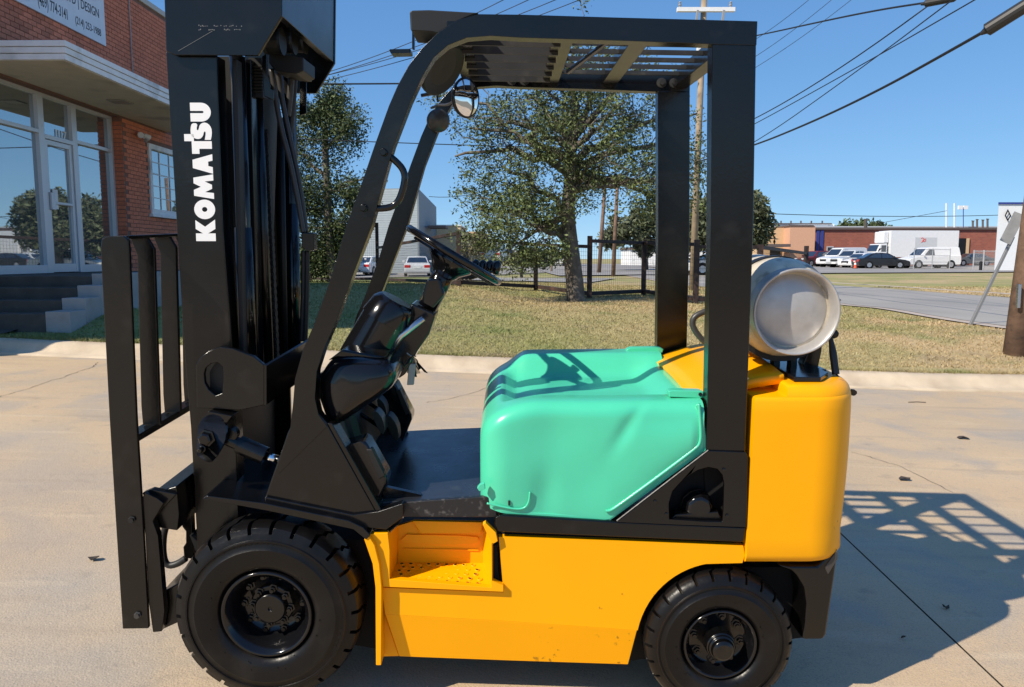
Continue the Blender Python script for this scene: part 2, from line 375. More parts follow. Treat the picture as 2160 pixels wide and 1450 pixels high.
# driveway behind the fence
strip('driveway', [dxy(960, 33), dxy(1240, 33)], [dxy(960, 40), dxy(1300, 40)], M['road'], .03, 12, 4)
strip('side_street', [dxy(720, 52), dxy(1380, 58)], [dxy(720, 66), dxy(1380, 72)], M['lot'], .03, 24, 6)

# grass blades (nobody could count them)
def grass(n):
    r = RNG.random(n); dd = 9 * (30 / 9) ** (r ** 1.0)                     # log-distributed distance
    ang = RNG.uniform(-.72, .72, n); X = np.tan(ang) * dd; Y = dd + CAM.y
    t = Y - yc(X); ok = (t > .01)
    ok &= ~((X > 7.7) & (X < 14.2))
    X, Y, dd = X[ok], Y[ok], dd[ok]
    # extra ragged fringe along the kerb
    k = 26000; Xe = RNG.uniform(-8, 8, k); Ye = yc(Xe) - .01 + RNG.exponential(.11, k); X = np.r_[X, Xe]; Y = np.r_[Y, Ye]; dd = np.r_[dd, Ye - CAM.y]
    Z = np.where(Y < yc(X) + .06, za(X, yc(X)) + KH, zl(X, Y)) - .015; n = len(X)
    h = RNG.uniform(.012, .038, n) * (.8 + dd / 40) * np.where(Y < yc(X) + .2, 1.7, 1); wd = RNG.uniform(.002, .0045, n) * (.6 + dd / 9)
    a = RNG.uniform(0, 2 * pi, n); lx = RNG.normal(0, .9, n) * h; ly = RNG.normal(0, .9, n) * h
    v = np.empty((n, 3, 3)); v[:, 0] = np.stack([X - np.cos(a) * wd, Y - np.sin(a) * wd, Z], -1); v[:, 1] = np.stack([X + np.cos(a) * wd, Y + np.sin(a) * wd, Z], -1)
    v[:, 2] = np.stack([X + lx, Y + ly, Z + h], -1)
    return tri_cloud('grass', v, M['blade'])
def tri_cloud(name, v, m, parent=None):
    n, k = v.shape[0], v.shape[1]; me = bpy.data.meshes.new(name); me.vertices.add(n * k); me.vertices.foreach_set('co', v.astype(np.float32).ravel())
    me.loops.add(n * k); me.loops.foreach_set('vertex_index', np.arange(n * k, dtype=np.int32)); me.polygons.add(n)
    me.polygons.foreach_set('loop_start', np.arange(0, n * k, k, dtype=np.int32)); me.update(calc_edges=True); me.materials.append(m)
    o = bpy.data.objects.new(name, me); return link(o, parent)
tag(grass(300000), 'short patchy dry grass blades growing on the lawn', kind='stuff')

# ------------------------------------------------------------------ the brick office on the left
TH = radians(0.9); BA = 7.48; GA = 7.70
bx = Vector((cos(TH), -sin(TH), 0)); by = Vector((sin(TH), cos(TH), 0))
BO = Vector((CAM.x, CAM.y, 0))
office = thing('brick_office', 'red brick office with glazed entrance under a flat white canopy', 'building', BO, rotz=-TH)
def Wd(px, a): return FPX * a / (1100 - px)     # how far along the wall the photograph's column px lies
def WP(x, y, a):                                 # office coordinates (along, up) of a pixel on the plane a metres to the left
    d = ray(x, y); t = -(a + bx.dot(CAM - BO)) / bx.dot(d); p = CAM + d * t; return by.dot(p - BO), p.z
def lbox(mb, a0, a1, d0, d1, z0, z1, mi=0): return mb.box((-max(a0, a1), min(d0, d1), min(z0, z1)), (-min(a0, a1), max(d0, d1), max(z0, z1)), mi)
M['mortar'] = mat('mortar', (.22, .12, .09), .9, vary=.15, scale=5)
M['brick'] = mat('brick', (.60, .19, .10), .8, vary=.15, scale=25, objr=.28, isl=.12, bump=.15, bscale=90)
M['trimwhite'] = mat('white_trim', (.84, .83, .81), .5, vary=.06, dirt=(.45, .44, .42), dscale=2)
M['frame'] = mat('aluminium_frame', (.62, .63, .64), .35, .3)
M['soffit'] = mat('soffit', (.62, .54, .41), .7, vary=.06, dirt=(.33, .29, .24), dscale=1.5)
def glass_mat(name, tint, refl):
    m, t, b = new_mat(name); b.inputs['Base Color'].default_value = (*tint, 1); b.inputs['Roughness'].default_value = .5
    gl_ = t.nodes.new('ShaderNodeBsdfGlossy'); gl_.inputs['Roughness'].default_value = .015; gl_.inputs['Color'].default_value = (.92, .97, .98, 1)
    mx = t.nodes.new('ShaderNodeMixShader'); lw = t.nodes.new('ShaderNodeLayerWeight'); lw.inputs['Blend'].default_value = .35
    mr = t.nodes.new('ShaderNodeMapRange'); mr.inputs[3].default_value = refl; mr.inputs[4].default_value = .9; t.links.new(lw.outputs['Fresnel'], mr.inputs[0])
    t.links.new(mr.outputs[0], mx.inputs[0]); t.links.new(b.outputs[0], mx.inputs[1]); t.links.new(gl_.outputs[0], mx.inputs[2])
    t.links.new(mx.outputs[0], t.nodes['Material Output'].inputs['Surface']); return m
M['glass'] = glass_mat('window_glass', (.02, .028, .03), .42)
M['carglass'] = glass_mat('car_glass', (.008, .01, .012), .12)
zs = WP(245, 250, GA)[1]                         # soffit height
zp = WP(115, 576, GA)[1]                         # entrance platform
ztop = WP(347, 38, BA)[1]
dg1 = Wd(248, GA)                                # end of the glazing
DF, DE = 7.2, 19.5                               # front and far end of the office
zb = -.4
mb = MB()
lbox(mb, BA + .012, 16, DF, 8.0, zb, ztop - .001)
lbox(mb, BA + .012, 16, 8.0, dg1, zs - .02, ztop)
w0, w1 = WP(315, 380, BA)[0], WP(420, 380, BA)[0]; wz1, wz0 = WP(318, 304, BA)[1], WP(326, 452, BA)[1]
lbox(mb, BA + .012, 16, dg1, w0, zb, ztop); lbox(mb, BA + .012, 16, w1, DE, zb, ztop)
lbox(mb, BA + .012, 16, w0, w1, zb, wz0); lbox(mb, BA + .012, 16, w0, w1, wz1, ztop)
lbox(mb, GA + .1, 16, 8.0, dg1, zb, zs - .02)
mb.build('wall', M['mortar'], office, local=True)
cp = MB(); lbox(cp, BA - .03, 16, DF - .03, DE + .03, ztop, ztop + .11); cp.build('parapet_cap', mat('cap_metal', (.55, .5, .42), .6), office, local=True, bevel=.01)
# bricks one by one where the photograph lets them be told apart
brick_me = None
spots = []
CH = .0775; BL = .2125
for row in range(int((ztop - zb) / CH)):
    z = zb + row * CH + .006; off = (row % 2) * BL / 2
    dlist = np.arange(8.3 + off, DE, BL)
    for d in dlist:
        zc_ = z + CH / 2
        if z + .066 > ztop: continue
        up = zc_ > zs + .03 and d > 8.3
        low = d > dg1 + .01 and zc_ < zs - .03 and zc_ > .5
        if not (up or low): continue
        if w0 - .19 < d < w1 + .05 and wz0 - .06 < zc_ < wz1 + .06: continue
        X = 1100 - FPX * BA / (d + .1)
        yv = 545 - (zc_ - CAM.z) * FPX / d
        if X < -30 or X > 480 or yv < -60: continue
        spots.append((d, z))
spots.sort()
bm_ = MB().box((0, 0, 0), (.012, BL - .012, CH - .012))
first = bm_.build('brick', M['brick'], office, local=True); first.location = (-BA - .0, spots[0][0], spots[0][1])
# the mortar stands at BA+.012, so every brick is proud of it by its own small amount
for k, (d, z) in enumerate(spots[:300]):
    o = first if k == 0 else first.copy()
    if k: COL.objects.link(o); o.parent = office
    o.location = (-BA - .012 + random.uniform(-.001, .0015), d, z)
mb = MB()
for d, z in spots[300:]:
    j = random.uniform(-.001, .0015); mb.box((-BA - .012 + j, d, z), (-BA + j, d + BL - .012, z + CH - .012))
tag(mb.build('brick_courses', M['brick'], office, local=True), kind='stuff')
# recess corner by the glazing, faced in brick
mb = MB()
for row in range(46):
    z = .55 + row * CH
    if z > zs - .1: break
    mb.box((-GA - .1, dg1 - .012, z), (-BA - .012 + .008 - .0, dg1 + .001, z + CH - .012))
mb.build('brick_return', M['brick'], office, local=True)
# glazed entrance
def gw(px, y): return WP(px, y, GA)
def frame_bar(mb, d0, d1, z0, z1, a=GA, t=.05): lbox(mb, a - t, a + .06, d0, d1, z0, z1)
ent_glass = []
D0 = 8.0; dA, dB, dC, dD = Wd(92, GA), Wd(104, GA), Wd(162, GA), Wd(172, GA)
ztr = WP(92, 281, GA)[1]; zdh = WP(160, 309, GA)[1]; zds = WP(130, 298, GA)[1]; zsid = WP(205, 312, GA)[1]; zsill = zp + .13
fr = MB()
frame_bar(fr, D0, dg1 - .02, zs - .07, zs); frame_bar(fr, D0, dA, zp, zsill); frame_bar(fr, dD, dg1 - .02, zp, zsill)
for d0, d1 in ((dA, dB), (dC, dD), (dg1 - .09, dg1 - .02), (9.7, 9.78)): frame_bar(fr, d0, d1, zp + .0, zs - .07, t=.052)
frame_bar(fr, D0, dA, ztr - .03, ztr + .03); frame_bar(fr, dB, dC, zds - .035, zds + .035, t=.055); frame_bar(fr, dD, dg1 - .09, zsid - .03, zsid + .03)
fr.build('entrance_frame', M['frame'], office, local=True, bevel=.004)
def pane(d0, d1, z0, z1, a=GA, par=office, name='window_pane', m='glass'):
    b_ = MB(); lbox(b_, a + .012, a + .022, d0, d1, z0, z1); return b_.build(name, M[m], par, local=True)
pane(D0, 9.7, ztr + .03, zs - .07); pane(9.78, dA, ztr + .03, zs - .07); pane(D0, 9.7, zsill, ztr - .03); pane(9.78, dA, zsill, ztr - .03)
pane(dB, dC, zds + .035, zs - .07); pane(dD, dg1 - .09, zsid + .03, zs - .07); pane(dD, dg1 - .09, zsill, zsid - .03)
dr = MB(); frame_bar(dr, dB + .01, dB + .085, zp + .01, zds - .04, t=.03); frame_bar(dr, dC - .085, dC - .01, zp + .01, zds - .04, t=.03)
frame_bar(dr, dB + .085, dC - .085, zp + .01, zp + .15, t=.028); frame_bar(dr, dB + .085, dC - .085, zds - .12, zds - .04, t=.028)
zpb = WP(150, 433, GA)[1]; frame_bar(dr, dB + .085, dC - .085, zpb - .02, zpb + .02, t=.05)
door = dr.build('door', M['frame'], office, local=True, bevel=.004)
pane(dB + .085, dC - .085, zp + .15, zds - .12, par=door, name='door_pane')
hb = MB(); lbox(hb, GA - .09, GA - .03, dB + .02, dB + .12, zpb - .12, zpb + .16); hb.build('door_handle', M['frame'], door, local=True, bevel=.008)
nb = MB()                                        # paper notice on the door glass
lbox(nb, GA - .032, GA - .03, dB + .14, dB + .28, zpb - .1, zpb + .22); nb.build('notice', M['white'], door, local=True)
# window with muntins in the brick wall
wf = MB(); t_ = .10
lbox(wf, BA - .03, BA + .08, w0, w0 + t_, wz0, wz1); lbox(wf, BA - .03, BA + .08, w1 - t_, w1, wz0, wz1)
lbox(wf, BA - .03, BA + .08, w0 + t_, w1 - t_, wz0, wz0 + t_); lbox(wf, BA - .03, BA + .08, w0 + t_, w1 - t_, wz1 - t_, wz1)
win = wf.build('window', M['trimwhite'], office, local=True, bevel=.004)
pane(w0 + t_, w1 - t_, wz0 + t_, wz1 - t_, a=BA + .03, par=win)
mu = MB()
for i in range(1, 5): d = w0 + t_ + (w1 - w0 - 2 * t_) * i / 5; lbox(mu, BA + .028, BA + .04, d - .008, d + .008, wz0 + t_, wz1 - t_)
for i in range(1, 5): z = wz0 + t_ + (wz1 - wz0 - 2 * t_) * i / 5; lbox(mu, BA + .027, BA + .041, w0 + t_, w1 - t_, z - .008, z + .008)
mu.build('muntins', M['trimwhite'], win, local=True)
sl = MB(); lbox(sl, BA - .07, BA + .02, w0 - .05, w1 + .05, wz0 - .06, wz0); sl.build('sill', M['trimwhite'], win, local=True, bevel=.006)
# canopy: soffit and three stepped fascia boards
CA = (zs - CAM.z) * 937.0 / 405.0; dcf = Wd(163, CA); dce = 16.5
cn = MB(); lbox(cn, CA + .06, BA - .002, dcf + .06, dce, zs, zs + .05); canopy = cn.build('canopy', M['soffit'], office, local=True)
zft = WP(160, 97, CA)[1]; hh = (zft - zs) / 3
for k in range(3):
    fb = MB(); e = .012 * k
    lbox(fb, CA - e, CA + .06 - e, dcf - e, dce, zs + hh * k + .004, zs + hh * (k + 1) - .004); lbox(fb, CA + .06 - e, BA + .5, dcf - e, dcf + .06 - e, zs + hh * k + .004, zs + hh * (k + 1) - .004)
    fb.build('fascia_board', M['trimwhite'], canopy, local=True, bevel=.004)
rf = MB(); lbox(rf, CA + .06, BA - .002, dcf + .06, dce, zs + .05, zft - .02); rf.build('canopy_roof', M['soffit'], canopy, local=True)
sd0, sz0 = WP(234, 213, (CA + BA) / 2); lb = MB(); lbox(lb, (CA + BA) / 2 - .16, (CA + BA) / 2 + .16, sd0 - .16 + .3, sd0 + .16 + .3, zs - .02, zs); lb.build('soffit_light', mat('soffit_lens', (.3, .29, .25), .4), canopy, local=True, bevel=.008)
# landing, steps and the stepped cheek wall: things of the entrance
AC = 5.87; dl = 10.45
st = MB(); lbox(st, AC + .0, GA + .1, dl, 16.5, zb, zp - .004)
landing = st.build('entrance_landing', M['step'], office, local=True, bevel=.01)
zq = [WP(0, y, AC)[1] for y in (607, 632)]
rise = .148
for k in range(3):
    sb = MB(); lbox(sb, AC + .001, GA + .1, dl - .36 * (k + 1), dl - .36 * k - .002, zb, zp - rise * (k + 1)); sb.build('step', M['step'], office, local=True, bevel=.01)
ck = MB()
for k in range(4):
    lbox(ck, AC - .31, AC - .002, dl - .36 * k + (.36 if k == 0 else 0) - (.0 if k else .36) , dl - .36 * (k - 1) - .002, zb, zp - rise * k + .03) if k else lbox(ck, AC - .31, AC - .002, dl, 13.0, zb, zp + .03)
ck.build('cheek_wall', M['whiteblock'], office, local=True, bevel=.008)
wk = MB(); pth = strip('path', [(-(AC + .2), 6.2), (-(AC + .2), 7.5)], [(-(GA + .6), 6.2), (-(GA + .6), 7.5)], M['step'], .03, 8, 8)
# small fittings on the office
cond = MB(); dcd, _ = WP(275, 100, BA); cond.tube([(-BA + .02, dcd, zft + .1), (-BA + .02, dcd, ztop)], .012, 6); cond.build('conduit', mat('conduit', (.42, .36, .33), .6), office, local=True)
dl_, zl_ = WP(293, 285, BA)
sl_ = thing('security_light', 'white twin head security light on the brick wall', 'light', office.matrix_basis @ Vector((-BA, dl_, zl_)))
def ow(a, d, z): return office.matrix_basis @ Vector((-a, d, z))
mb = MB().lathe(ow(BA - .0, dl_, zl_), bx, [(0, .055), (.03, .055), (.035, .04)], 14, capb=True); mb.tube([ow(BA - .03, dl_, zl_), ow(BA - .11, dl_, zl_ - .07)], .018); mb.build('mount', M['white'], sl_, smooth=False)
for s in (-1, 1):
    mb = MB().lathe(ow(BA - .07, dl_ + s * .05, zl_ + .01), (bx * .4 + by * s + Vector((0, 0, -.35))), [(0, .03), (.05, .045), (.13, .06), (.135, .052)], 14, capa=True, capb=True); mb.build('lamp_head', M['white'], sl_)
mb = MB().lathe(ow(BA - .11, dl_, zl_ - .08), (bx * .5 + Vector((0, 0, -1))), [(0, .03), (.05, .035), (.07, .01)], 12, capa=True, capb=True); mb.build('sensor', M['greylamp'], sl_)
# sign with the firm's lettering
M['ink'] = mat('sign_ink', (.02, .02, .022), .6)
def text_mesh(name, s, size, origin, ex, ey, m, parent, local=False, depth_=.0015, bold=0.0, shear=0.0, fit=None):
    cu = bpy.data.curves.new('t', 'FONT'); cu.body = s; cu.size = size; cu.extrude = depth_; cu.offset = bold; cu.resolution_u = 3; cu.shear = shear
    to = bpy.data.objects.new('t', cu); COL.objects.link(to); dg = bpy.context.evaluated_depsgraph_get(); me = bpy.data.meshes.new_from_object(to.evaluated_get(dg))
    v = np.array([x.co[:] for x in me.vertices]); f = [list(p.vertices) for p in me.polygons]; bpy.data.objects.remove(to); bpy.data.curves.remove(cu)
    if fit: v[:, 0] *= fit / (v[:, 0].max() - v[:, 0].min())
    ex, ey = Vector(ex), Vector(ey); n = ex.cross(ey); o = Vector(origin)
    return make(name, [o + ex * x + ey * y + n * z for x, y, z in v], f, m, parent, local=local)
s1, z1b = WP(220, 98, BA); s0 = WP(60, 14, BA)[0]; s0 = Wd(55, BA) - .6; zsb = z1b; zst = zsb + 1.15
sign = thing('company_sign', 'white company sign with black lettering on the brick wall above the canopy', 'sign', ow(BA, (s0 + s1) / 2, zsb))
mb = MB(); v = [ow(BA + a_, d, z) for a_ in (-.001, -.035) for d, z in ((s0, zsb), (s1, zsb), (s1, zst), (s0, zst))]
mb.add(v, [(0, 1, 2, 3), (7, 6, 5, 4), (0, 4, 5, 1), (1, 5, 6, 2), (2, 6, 7, 3), (3, 7, 4, 0)]); mb.build('board', mat('sign_white', (.75, .77, .8), .5, vary=.04), sign)
def sign_text(s, x0, y0, x1, y1, hpx):
    d0, z0 = WP(x0, y0, BA - .036); d1, z1 = WP(x1, y1, BA - .036); sz = hpx * d0 / FPX / .70
    text_mesh('lettering', s, sz, ow(BA - .036, d0, (z0 + z1) / 2), by, (0, 0, 1), M['ink'], sign, fit=d1 - d0, bold=.004 * sz)
sign_text('(469) 774-3141', 80, 12, 142, 39, 22); sign_text('(214) 253-1988', 159, 50, 213, 76, 15); sign_text('LTD | DESIGN', 138, 2, 208, 35, 19)
nd, nz = WP(116, 287, GA); text_mesh('house_number', '1117', .16, (-(GA - .0), nd, nz), (0, 1, 0), (0, 0, 1), M['print_white'], office, local=True, bold=.004, fit=.30)
# ------------------------------------------------------------------ the forklift
lift = thing('forklift', 'black and yellow forklift with dented teal hood and no seat, parked on the concrete yard', 'forklift', Vector((0, .5, ground(0, .5))))
B, YL, TL = M['black'], M['yellow'], M['teal']
# --- mast
NEARRAIL = [(350, 108), (457, 118), (470, 480), (487, 720), (496, 900), (508, 1190), (418, 1190), (402, 900), (387, 720), (373, 480)]
YM0, YM1 = .19, .84
rail = pp('mast_rail', NEARRAIL, YM0, YM0 + .018, B, lift, .004)
fl = MB()
for L_, R_ in (([(350, 108), (373, 480), (387, 720), (402, 900), (418, 1190)], 13), ([(444, 117), (457, 480), (474, 720), (483, 900), (495, 1190)], 13)):
    pts = L_ + [(x + R_, y) for x, y in reversed(L_)]; fl.prism([P(x, y, YM0 + .0185) for x, y in pts], WD * .075)
fl.build('rail_flange', B, rail, bevel=.003)
def shifted(o, dY, parent, name=None):           # the twin part on the far side
    c = o.copy(); COL.objects.link(c); c.parent = parent; c.location = o.location + WD * dY
    return c
rail2 = shifted(rail, YM1 - YM0, lift)
sm_ = MB()                                       # remains of a stencilled notice and a scratch on the crosshead
for r_ in range(2):
    for k in range(26):
        if random.random() < .55: a = P(418 + k * 3.6 + random.random(), 55 + r_ * 8 + random.random() * 2, .1643); sm_.box((a.x, a.y - .0004, a.z), (a.x + .003, a.y, a.z + random.uniform(.0015, .004)))
a, b = P(376, 108, .1642), P(448, 66, .1642); sm_.obox((a + b) / 2, (b - a) / 2, WD * .0003, (b - a).cross(WD).normalized() * .0006)
tag(sm_.build('worn_stencil', M['worn_print'], lift), kind='stuff')
# white block lettering up the rail
def KOM():
    s = .36                                       # stroke
    def disc(cx, cy, rx, ry, n=28, a0=0, a1=2 * pi): return [(cx + rx * cos(a0 + (a1 - a0) * i / n), cy + ry * sin(a0 + (a1 - a0) * i / n)) for i in range(n + (0 if abs(a1 - a0 - 2 * pi) < 1e-6 else 1))]
    out = []
    out.append(([(0, 0), (.43, 0), (.43, .38), (.68, 0), (1.2, 0), (.80, .52), (1.17, 1), (.68, 1), (.43, .64), (.43, 1), (0, 1)], None, 1.2))
    out.append((disc(.53, .5, .54, .53), disc(.53, .5, .135, .135, 20), 1.07))
    out.append(([(0, 0), (.33, 0), (.38, .44), (.56, .08), (.78, .08), (.96, .44), (1.01, 0), (1.35, 0), (1.17, 1), (.86, 1), (.67, .64), (.50, 1), (.18, 1)], None, 1.35))
    out.append(([(0, 0), (.36, 0), (.42, .22), (.66, .22), (.71, 0), (1.06, 0), (.76, 1), (.31, 1)], None, 1.05))
    out.append(([(0, .63), (.27, .63), (.27, 0), (.68, 0), (.68, .88), (1.06, .88), (1.06, 1.36), (.68, 1.36), (.68, 1.0), (0, 1)], None, .70))
    S = [(.02, .04), (.32, -.03), (.66, -.02), (.90, .14), (.96, .36), (.84, .56), (.58, .62), (.52, .68), (.60, .73), (.90, .66), (.92, .95), (.62, 1.03), (.26, 1.02), (.08, .82), (.06, .58), (.22, .42), (.44, .37), (.48, .31), (.38, .27), (.02, .34)]
    out.append((chaik2(S, 1), None, .97))
    out.append(([(0, 1), (0, .46)] + disc(.5, .46, .5, .48, 14, pi, 2 * pi) + [(1.0, .46), (1.0, 1), (.565, 1), (.565, .42)] + disc(.505, .40, .06, .06, 6, 2 * pi, pi) + [(.445, .42), (.445, 1)], None, 1.0))
    return out
let = KOM(); gap = .03; tot = sum(l[2] for l in let) + gap * 6
p0, p1 = P(455.5, 509, YM0 - .0012), P(443, 217, YM0 - .0012); eu = (p1 - p0); un = eu.normalized(); Lh = eu.length; hc = (P(414, 509, YM0 - .0012) - p0).length; vn = (P(414, 509, YM0 - .0012) - p0).normalized()
mb = MB(); cu = 0
for outer, hole, wd in let:
    k = Lh / tot; f = lambda q: p0 + un * ((cu + q[0]) * k) + vn * (q[1] * hc)
    loops = [[f(q) for q in outer]] + ([[f(q) for q in hole]] if hole else [])
    mb.add([v for l in loops for v in l], [list(t) for t in tessellate_polygon(loops)]); cu += wd + gap
mb.build('lettering', M['print_white'], rail)
# added black plate between the rails fills the mast with dark, keeping it opaque
mb = MB()
mb.prism([P(x, y, .34) for x, y in [(430, 119), (500, 119), (490, 560), (498, 1000), (500, 1180), (470, 1180), (455, 560)]], WD * .46); mb.build('carriage_plate', M['blackmat'], lift)
def ctube(name, p_, Y, r, m, parent=lift, n=18): return MB().tube([P(x, y, Y) for x, y in p_], r, n).build(name, m, parent, smooth=True)
cyl1 = ctube('lift_cylinder', [(500, 120), (514, 500), (526, 800)], .31, .025, M['gloss']); ctube('lift_cylinder_sleeve', [(512, 480), (526, 800)], .31, .030, B, cyl1)
pp('inner_rail', [(517, 125), (529, 125), (546, 790), (532, 790)], .34, .40, M['gloss'], lift)
pp('inner_rail', [(489, 125), (499, 125), (515, 790), (506, 790)], .24, .29, M['blackmat'], lift)
ctube('lift_cylinder', [(544, 205), (556, 500), (569, 800)], .42, .017, B)
ctube('chain_guide', [(592, 250), (602, 800)], .58, .012, M['blackmat'])
cyl2 = ctube('lift_cylinder', [(608, 150), (613, 480), (622, 800)], .66, .022, B); ctube('lift_cylinder_sleeve', [(613, 430), (622, 800)], .66, .029, M['gloss'], cyl2)
pp('inner_rail', [(600, 130), (612, 130), (624, 780), (612, 780)], .72, .80, M['blackmat'], lift)
# leaf chain: alternating link plates
mb = MB(); a, b = P(563, 275, .50), P(585, 770, .50); n = 64
for i in range(n):
    c = a.lerp(b, (i + .5) / n); ax = (b - a).normalized(); s = .016 if i % 2 else .010
    mb.obox(c, ax * ((b - a).length / n * .62), WD * s, ax.cross(WD) * .0055)
    mb.tube([c - WD * .019, c + WD * .019], .0035, 6)
mb.build('lift_chain', M['blackmat'], lift)
# crosshead at the top
TOPP = [(341, -150), (350, 108), (368, 116), (545, 117), (595, 34), (595, -150)]
head = pp('mast_crosshead', TOPP, .165, .179, B, lift, .003)
mb = MB(); q = [P(595, 34, .18), P(595, -150, .18), P(580, -150, .18), P(580, 36, .18)]; mb.prism(q, WD * .70); mb.build('crosshead_plate', B, head, bevel=.002)
shifted(head, .715, lift).name = 'mast_crosshead'
mb = MB(); q = [P(343, -60, .18), P(343, -150, .18), P(595, -150, .18), P(595, -140, .18), P(356, -140, .18)]; mb.prism(q, WD * .70); mb.build('crosshead_plate', B, head)
# roller bracket, pulley block and hose brackets under the crosshead
rb = MB().prism([P(x, y, .38) for x, y in [(524, 122), (553, 122), (555, 205), (530, 205)]], WD * .05)
for i in range(9): a = P(526, 141 + i * 6.5, .372); b = P(553, 141 + i * 6.5, .372); rb.tube([a, b], .0035, 6)
rb.build('roller_block', M['blackmat'], lift)
pp('hose_bracket', [(551, 120), (563, 112), (563, 150), (570, 185), (577, 190), (577, 212), (556, 203)], .34, .35, B, lift)
mb = MB().prism([P(x, y, .45) for x, y in [(566, 110), (640, 122), (640, 150), (625, 156), (580, 150), (566, 132)]], WD * .16); mb.build('pulley_block', M['blackmat'], lift, bevel=.004)
for px, Y in ((578, .42), (604, .56), (628, .70)):
    c = P(px, 88, Y); MB().lathe(c, (1, 0, 0), [(-.03, .03), (-.03, .045), (-.02, .04), (.02, .04), (.03, .045), (.03, .03)], 20, capa=True, capb=True).build('pulley', M['blackmat'], lift)
pp('hose_bracket', [(642, 122), (656, 135), (656, 172), (646, 172), (640, 152)], .70, .715, B, lift)
pp('hose_bracket', [(633, 172), (646, 172), (646, 240), (631, 244)], .78, .79, B, lift)
for pts, Y, r, m in (([(572, 146), (590, 260), (612, 340), (628, 420), (640, 492)], .52, .0095, 'silverhose'), ([(585, 146), (598, 230), (618, 320), (634, 400), (646, 492)], .56, .0095, 'silverhose'), ([(615, 156), (612, 200), (607, 245)], .60, .012, 'silverhose'), ([(622, 156), (619, 210), (610, 300)], .62, .011, 'hose')):
    MB().tube(arc([P(x, y, Y) for x, y in pts], 2), r, 10).build('hydraulic_hose', M[m], lift, smooth=True)
mb = MB().prism([P(x, y, .50) for x, y in [(636, 491), (662, 492), (663, 528), (648, 531), (636, 522)]], WD * .05); mb.build('hose_clamp', B, lift, bevel=.003)
for dx in (0, 8): MB().tube(arc([P(x + dx, y, .54) for x, y in [(640, 530), (640, 580), (639, 640), (636, 720)]], 2), .009, 8).build('hydraulic_hose', M['hose'], lift, smooth=True)
# lower mast bracket with its pear shaped hole
br_o = [(413, 769), (424, 752), (440, 741), (465, 732), (490, 735), (535, 752), (557, 770), (557, 855), (520, 863), (497, 866), (415, 861)]
br_h = [(430, 790), (433, 777), (445, 767), (460, 765), (470, 775), (471, 800), (468, 830), (455, 835), (440, 822), (432, 808)]
bk = plate_hole('mast_bracket', br_o, [br_h], .10, .118, B, lift, .003)
MB().prism([P(557, 770, .1001), P(562, 772, .1001), P(562, 854, .1001), P(557, 855, .1001)], WD * .32 + Vector((.06, 0, .035))).build('bracket_wing', B, bk)
pp('bracket_boss', [(425, 760), (480, 755), (485, 840), (425, 845)], .135, .16, M['blackmat'], bk)
# tilt cylinder: clevis, pin, sleeve, chrome rod
cl_ = pp('tilt_clevis', chaik2([(415, 960), (416, 905), (425, 885), (445, 872), (470, 880), (478, 905), (474, 935), (450, 975), (436, 976), (415, 960)], 1), .07, .085, B, lift, .003)
pp('clevis_cap', [(419, 893), (440, 868), (490, 878), (478, 893), (440, 887)], .07, .13, B, cl_)
for (x, y, r) in ((437, 923, .022), (428, 946, .009)): MB().lathe(P(x, y, .07), -WD, [(0, r * 1.3), (.008, r * 1.3), (.009, r), (.026, r * .95), (.03, r * .7)], 6 if r > .01 else 14, capb=True).build('pin_bolt', B, cl_)
tc = MB().tube([P(470, 922, .12), P(505, 938, .12)], .021, 16).tube([P(503, 937, .12), P(560, 962, .12)], .030, 18).build('tilt_cylinder', M['black'], lift, bevel=.002)
MB().tube([P(558, 961, .12), P(590, 972, .12)], .014, 16).build('chrome_rod', M['chrome'], tc, smooth=True)
MB().lathe(P(490, 914, .12), -WD, [(-.01, .022), (.015, .022), (.018, .016)], 16, capb=True).build('hose_fitting', B, tc)
# --- load backrest: flat bars, top bar and lower rail
def bar(Y, topx, narrow):
    wv = .088 if not narrow else .062
    a0 = P(212, 515, .045)
    pts = []
    base = [P(x, y, .045) for x, y in [(215, 512), (232, 880), (244, 1095)]]
    if not narrow: outline = [(211, 520), (213, 506), (222, 500), (262, 498), (270, 506), (272, 525), (287, 880), (300, 1095), (313, 1327), (258, 1328), (243, 1095), (230, 880)]; return pp('backrest_bar', outline, Y, Y + .016, B, lift, .004)
    out = [P(x, y, .045) for x, y in [(219, 500), (258, 500), (276, 530), (279, 620), (289, 880), (291, 925), (252, 925), (248, 880), (240, 620), (238, 545)]]
    return MB().prism([p + WD * (Y - .045) for p in out], WD * .016).build('backrest_bar', B, lift, bevel=.003)
b0 = bar(.045, 0, False); bb = [bar(Y, 0, True) for Y in (.20, .365, .535, .705)]; shifted(b0, .865, lift)
MB().prism([P(x, y, .062) for x, y in [(213, 506), (219, 499), (272, 497), (272, 505), (222, 508)]], WD * .85).build('backrest_top_bar', B, lift, bevel=.002)
MB().prism([P(x, y, .062) for x, y in [(246, 925), (289, 919), (291, 933), (247, 938)]], WD * .85).build('backrest_rail', B, lift, bevel=.002)
for x, y in ((279, 1096), (291, 1297)): MB().lathe(P(x, y, .045), -WD, [(0, .012), (.004, .012), (.005, .009), (.012, .009)], 6, capb=True).build('bar_bolt', M['blackmat'] if y < 1200 else M['silverhose'], b0)
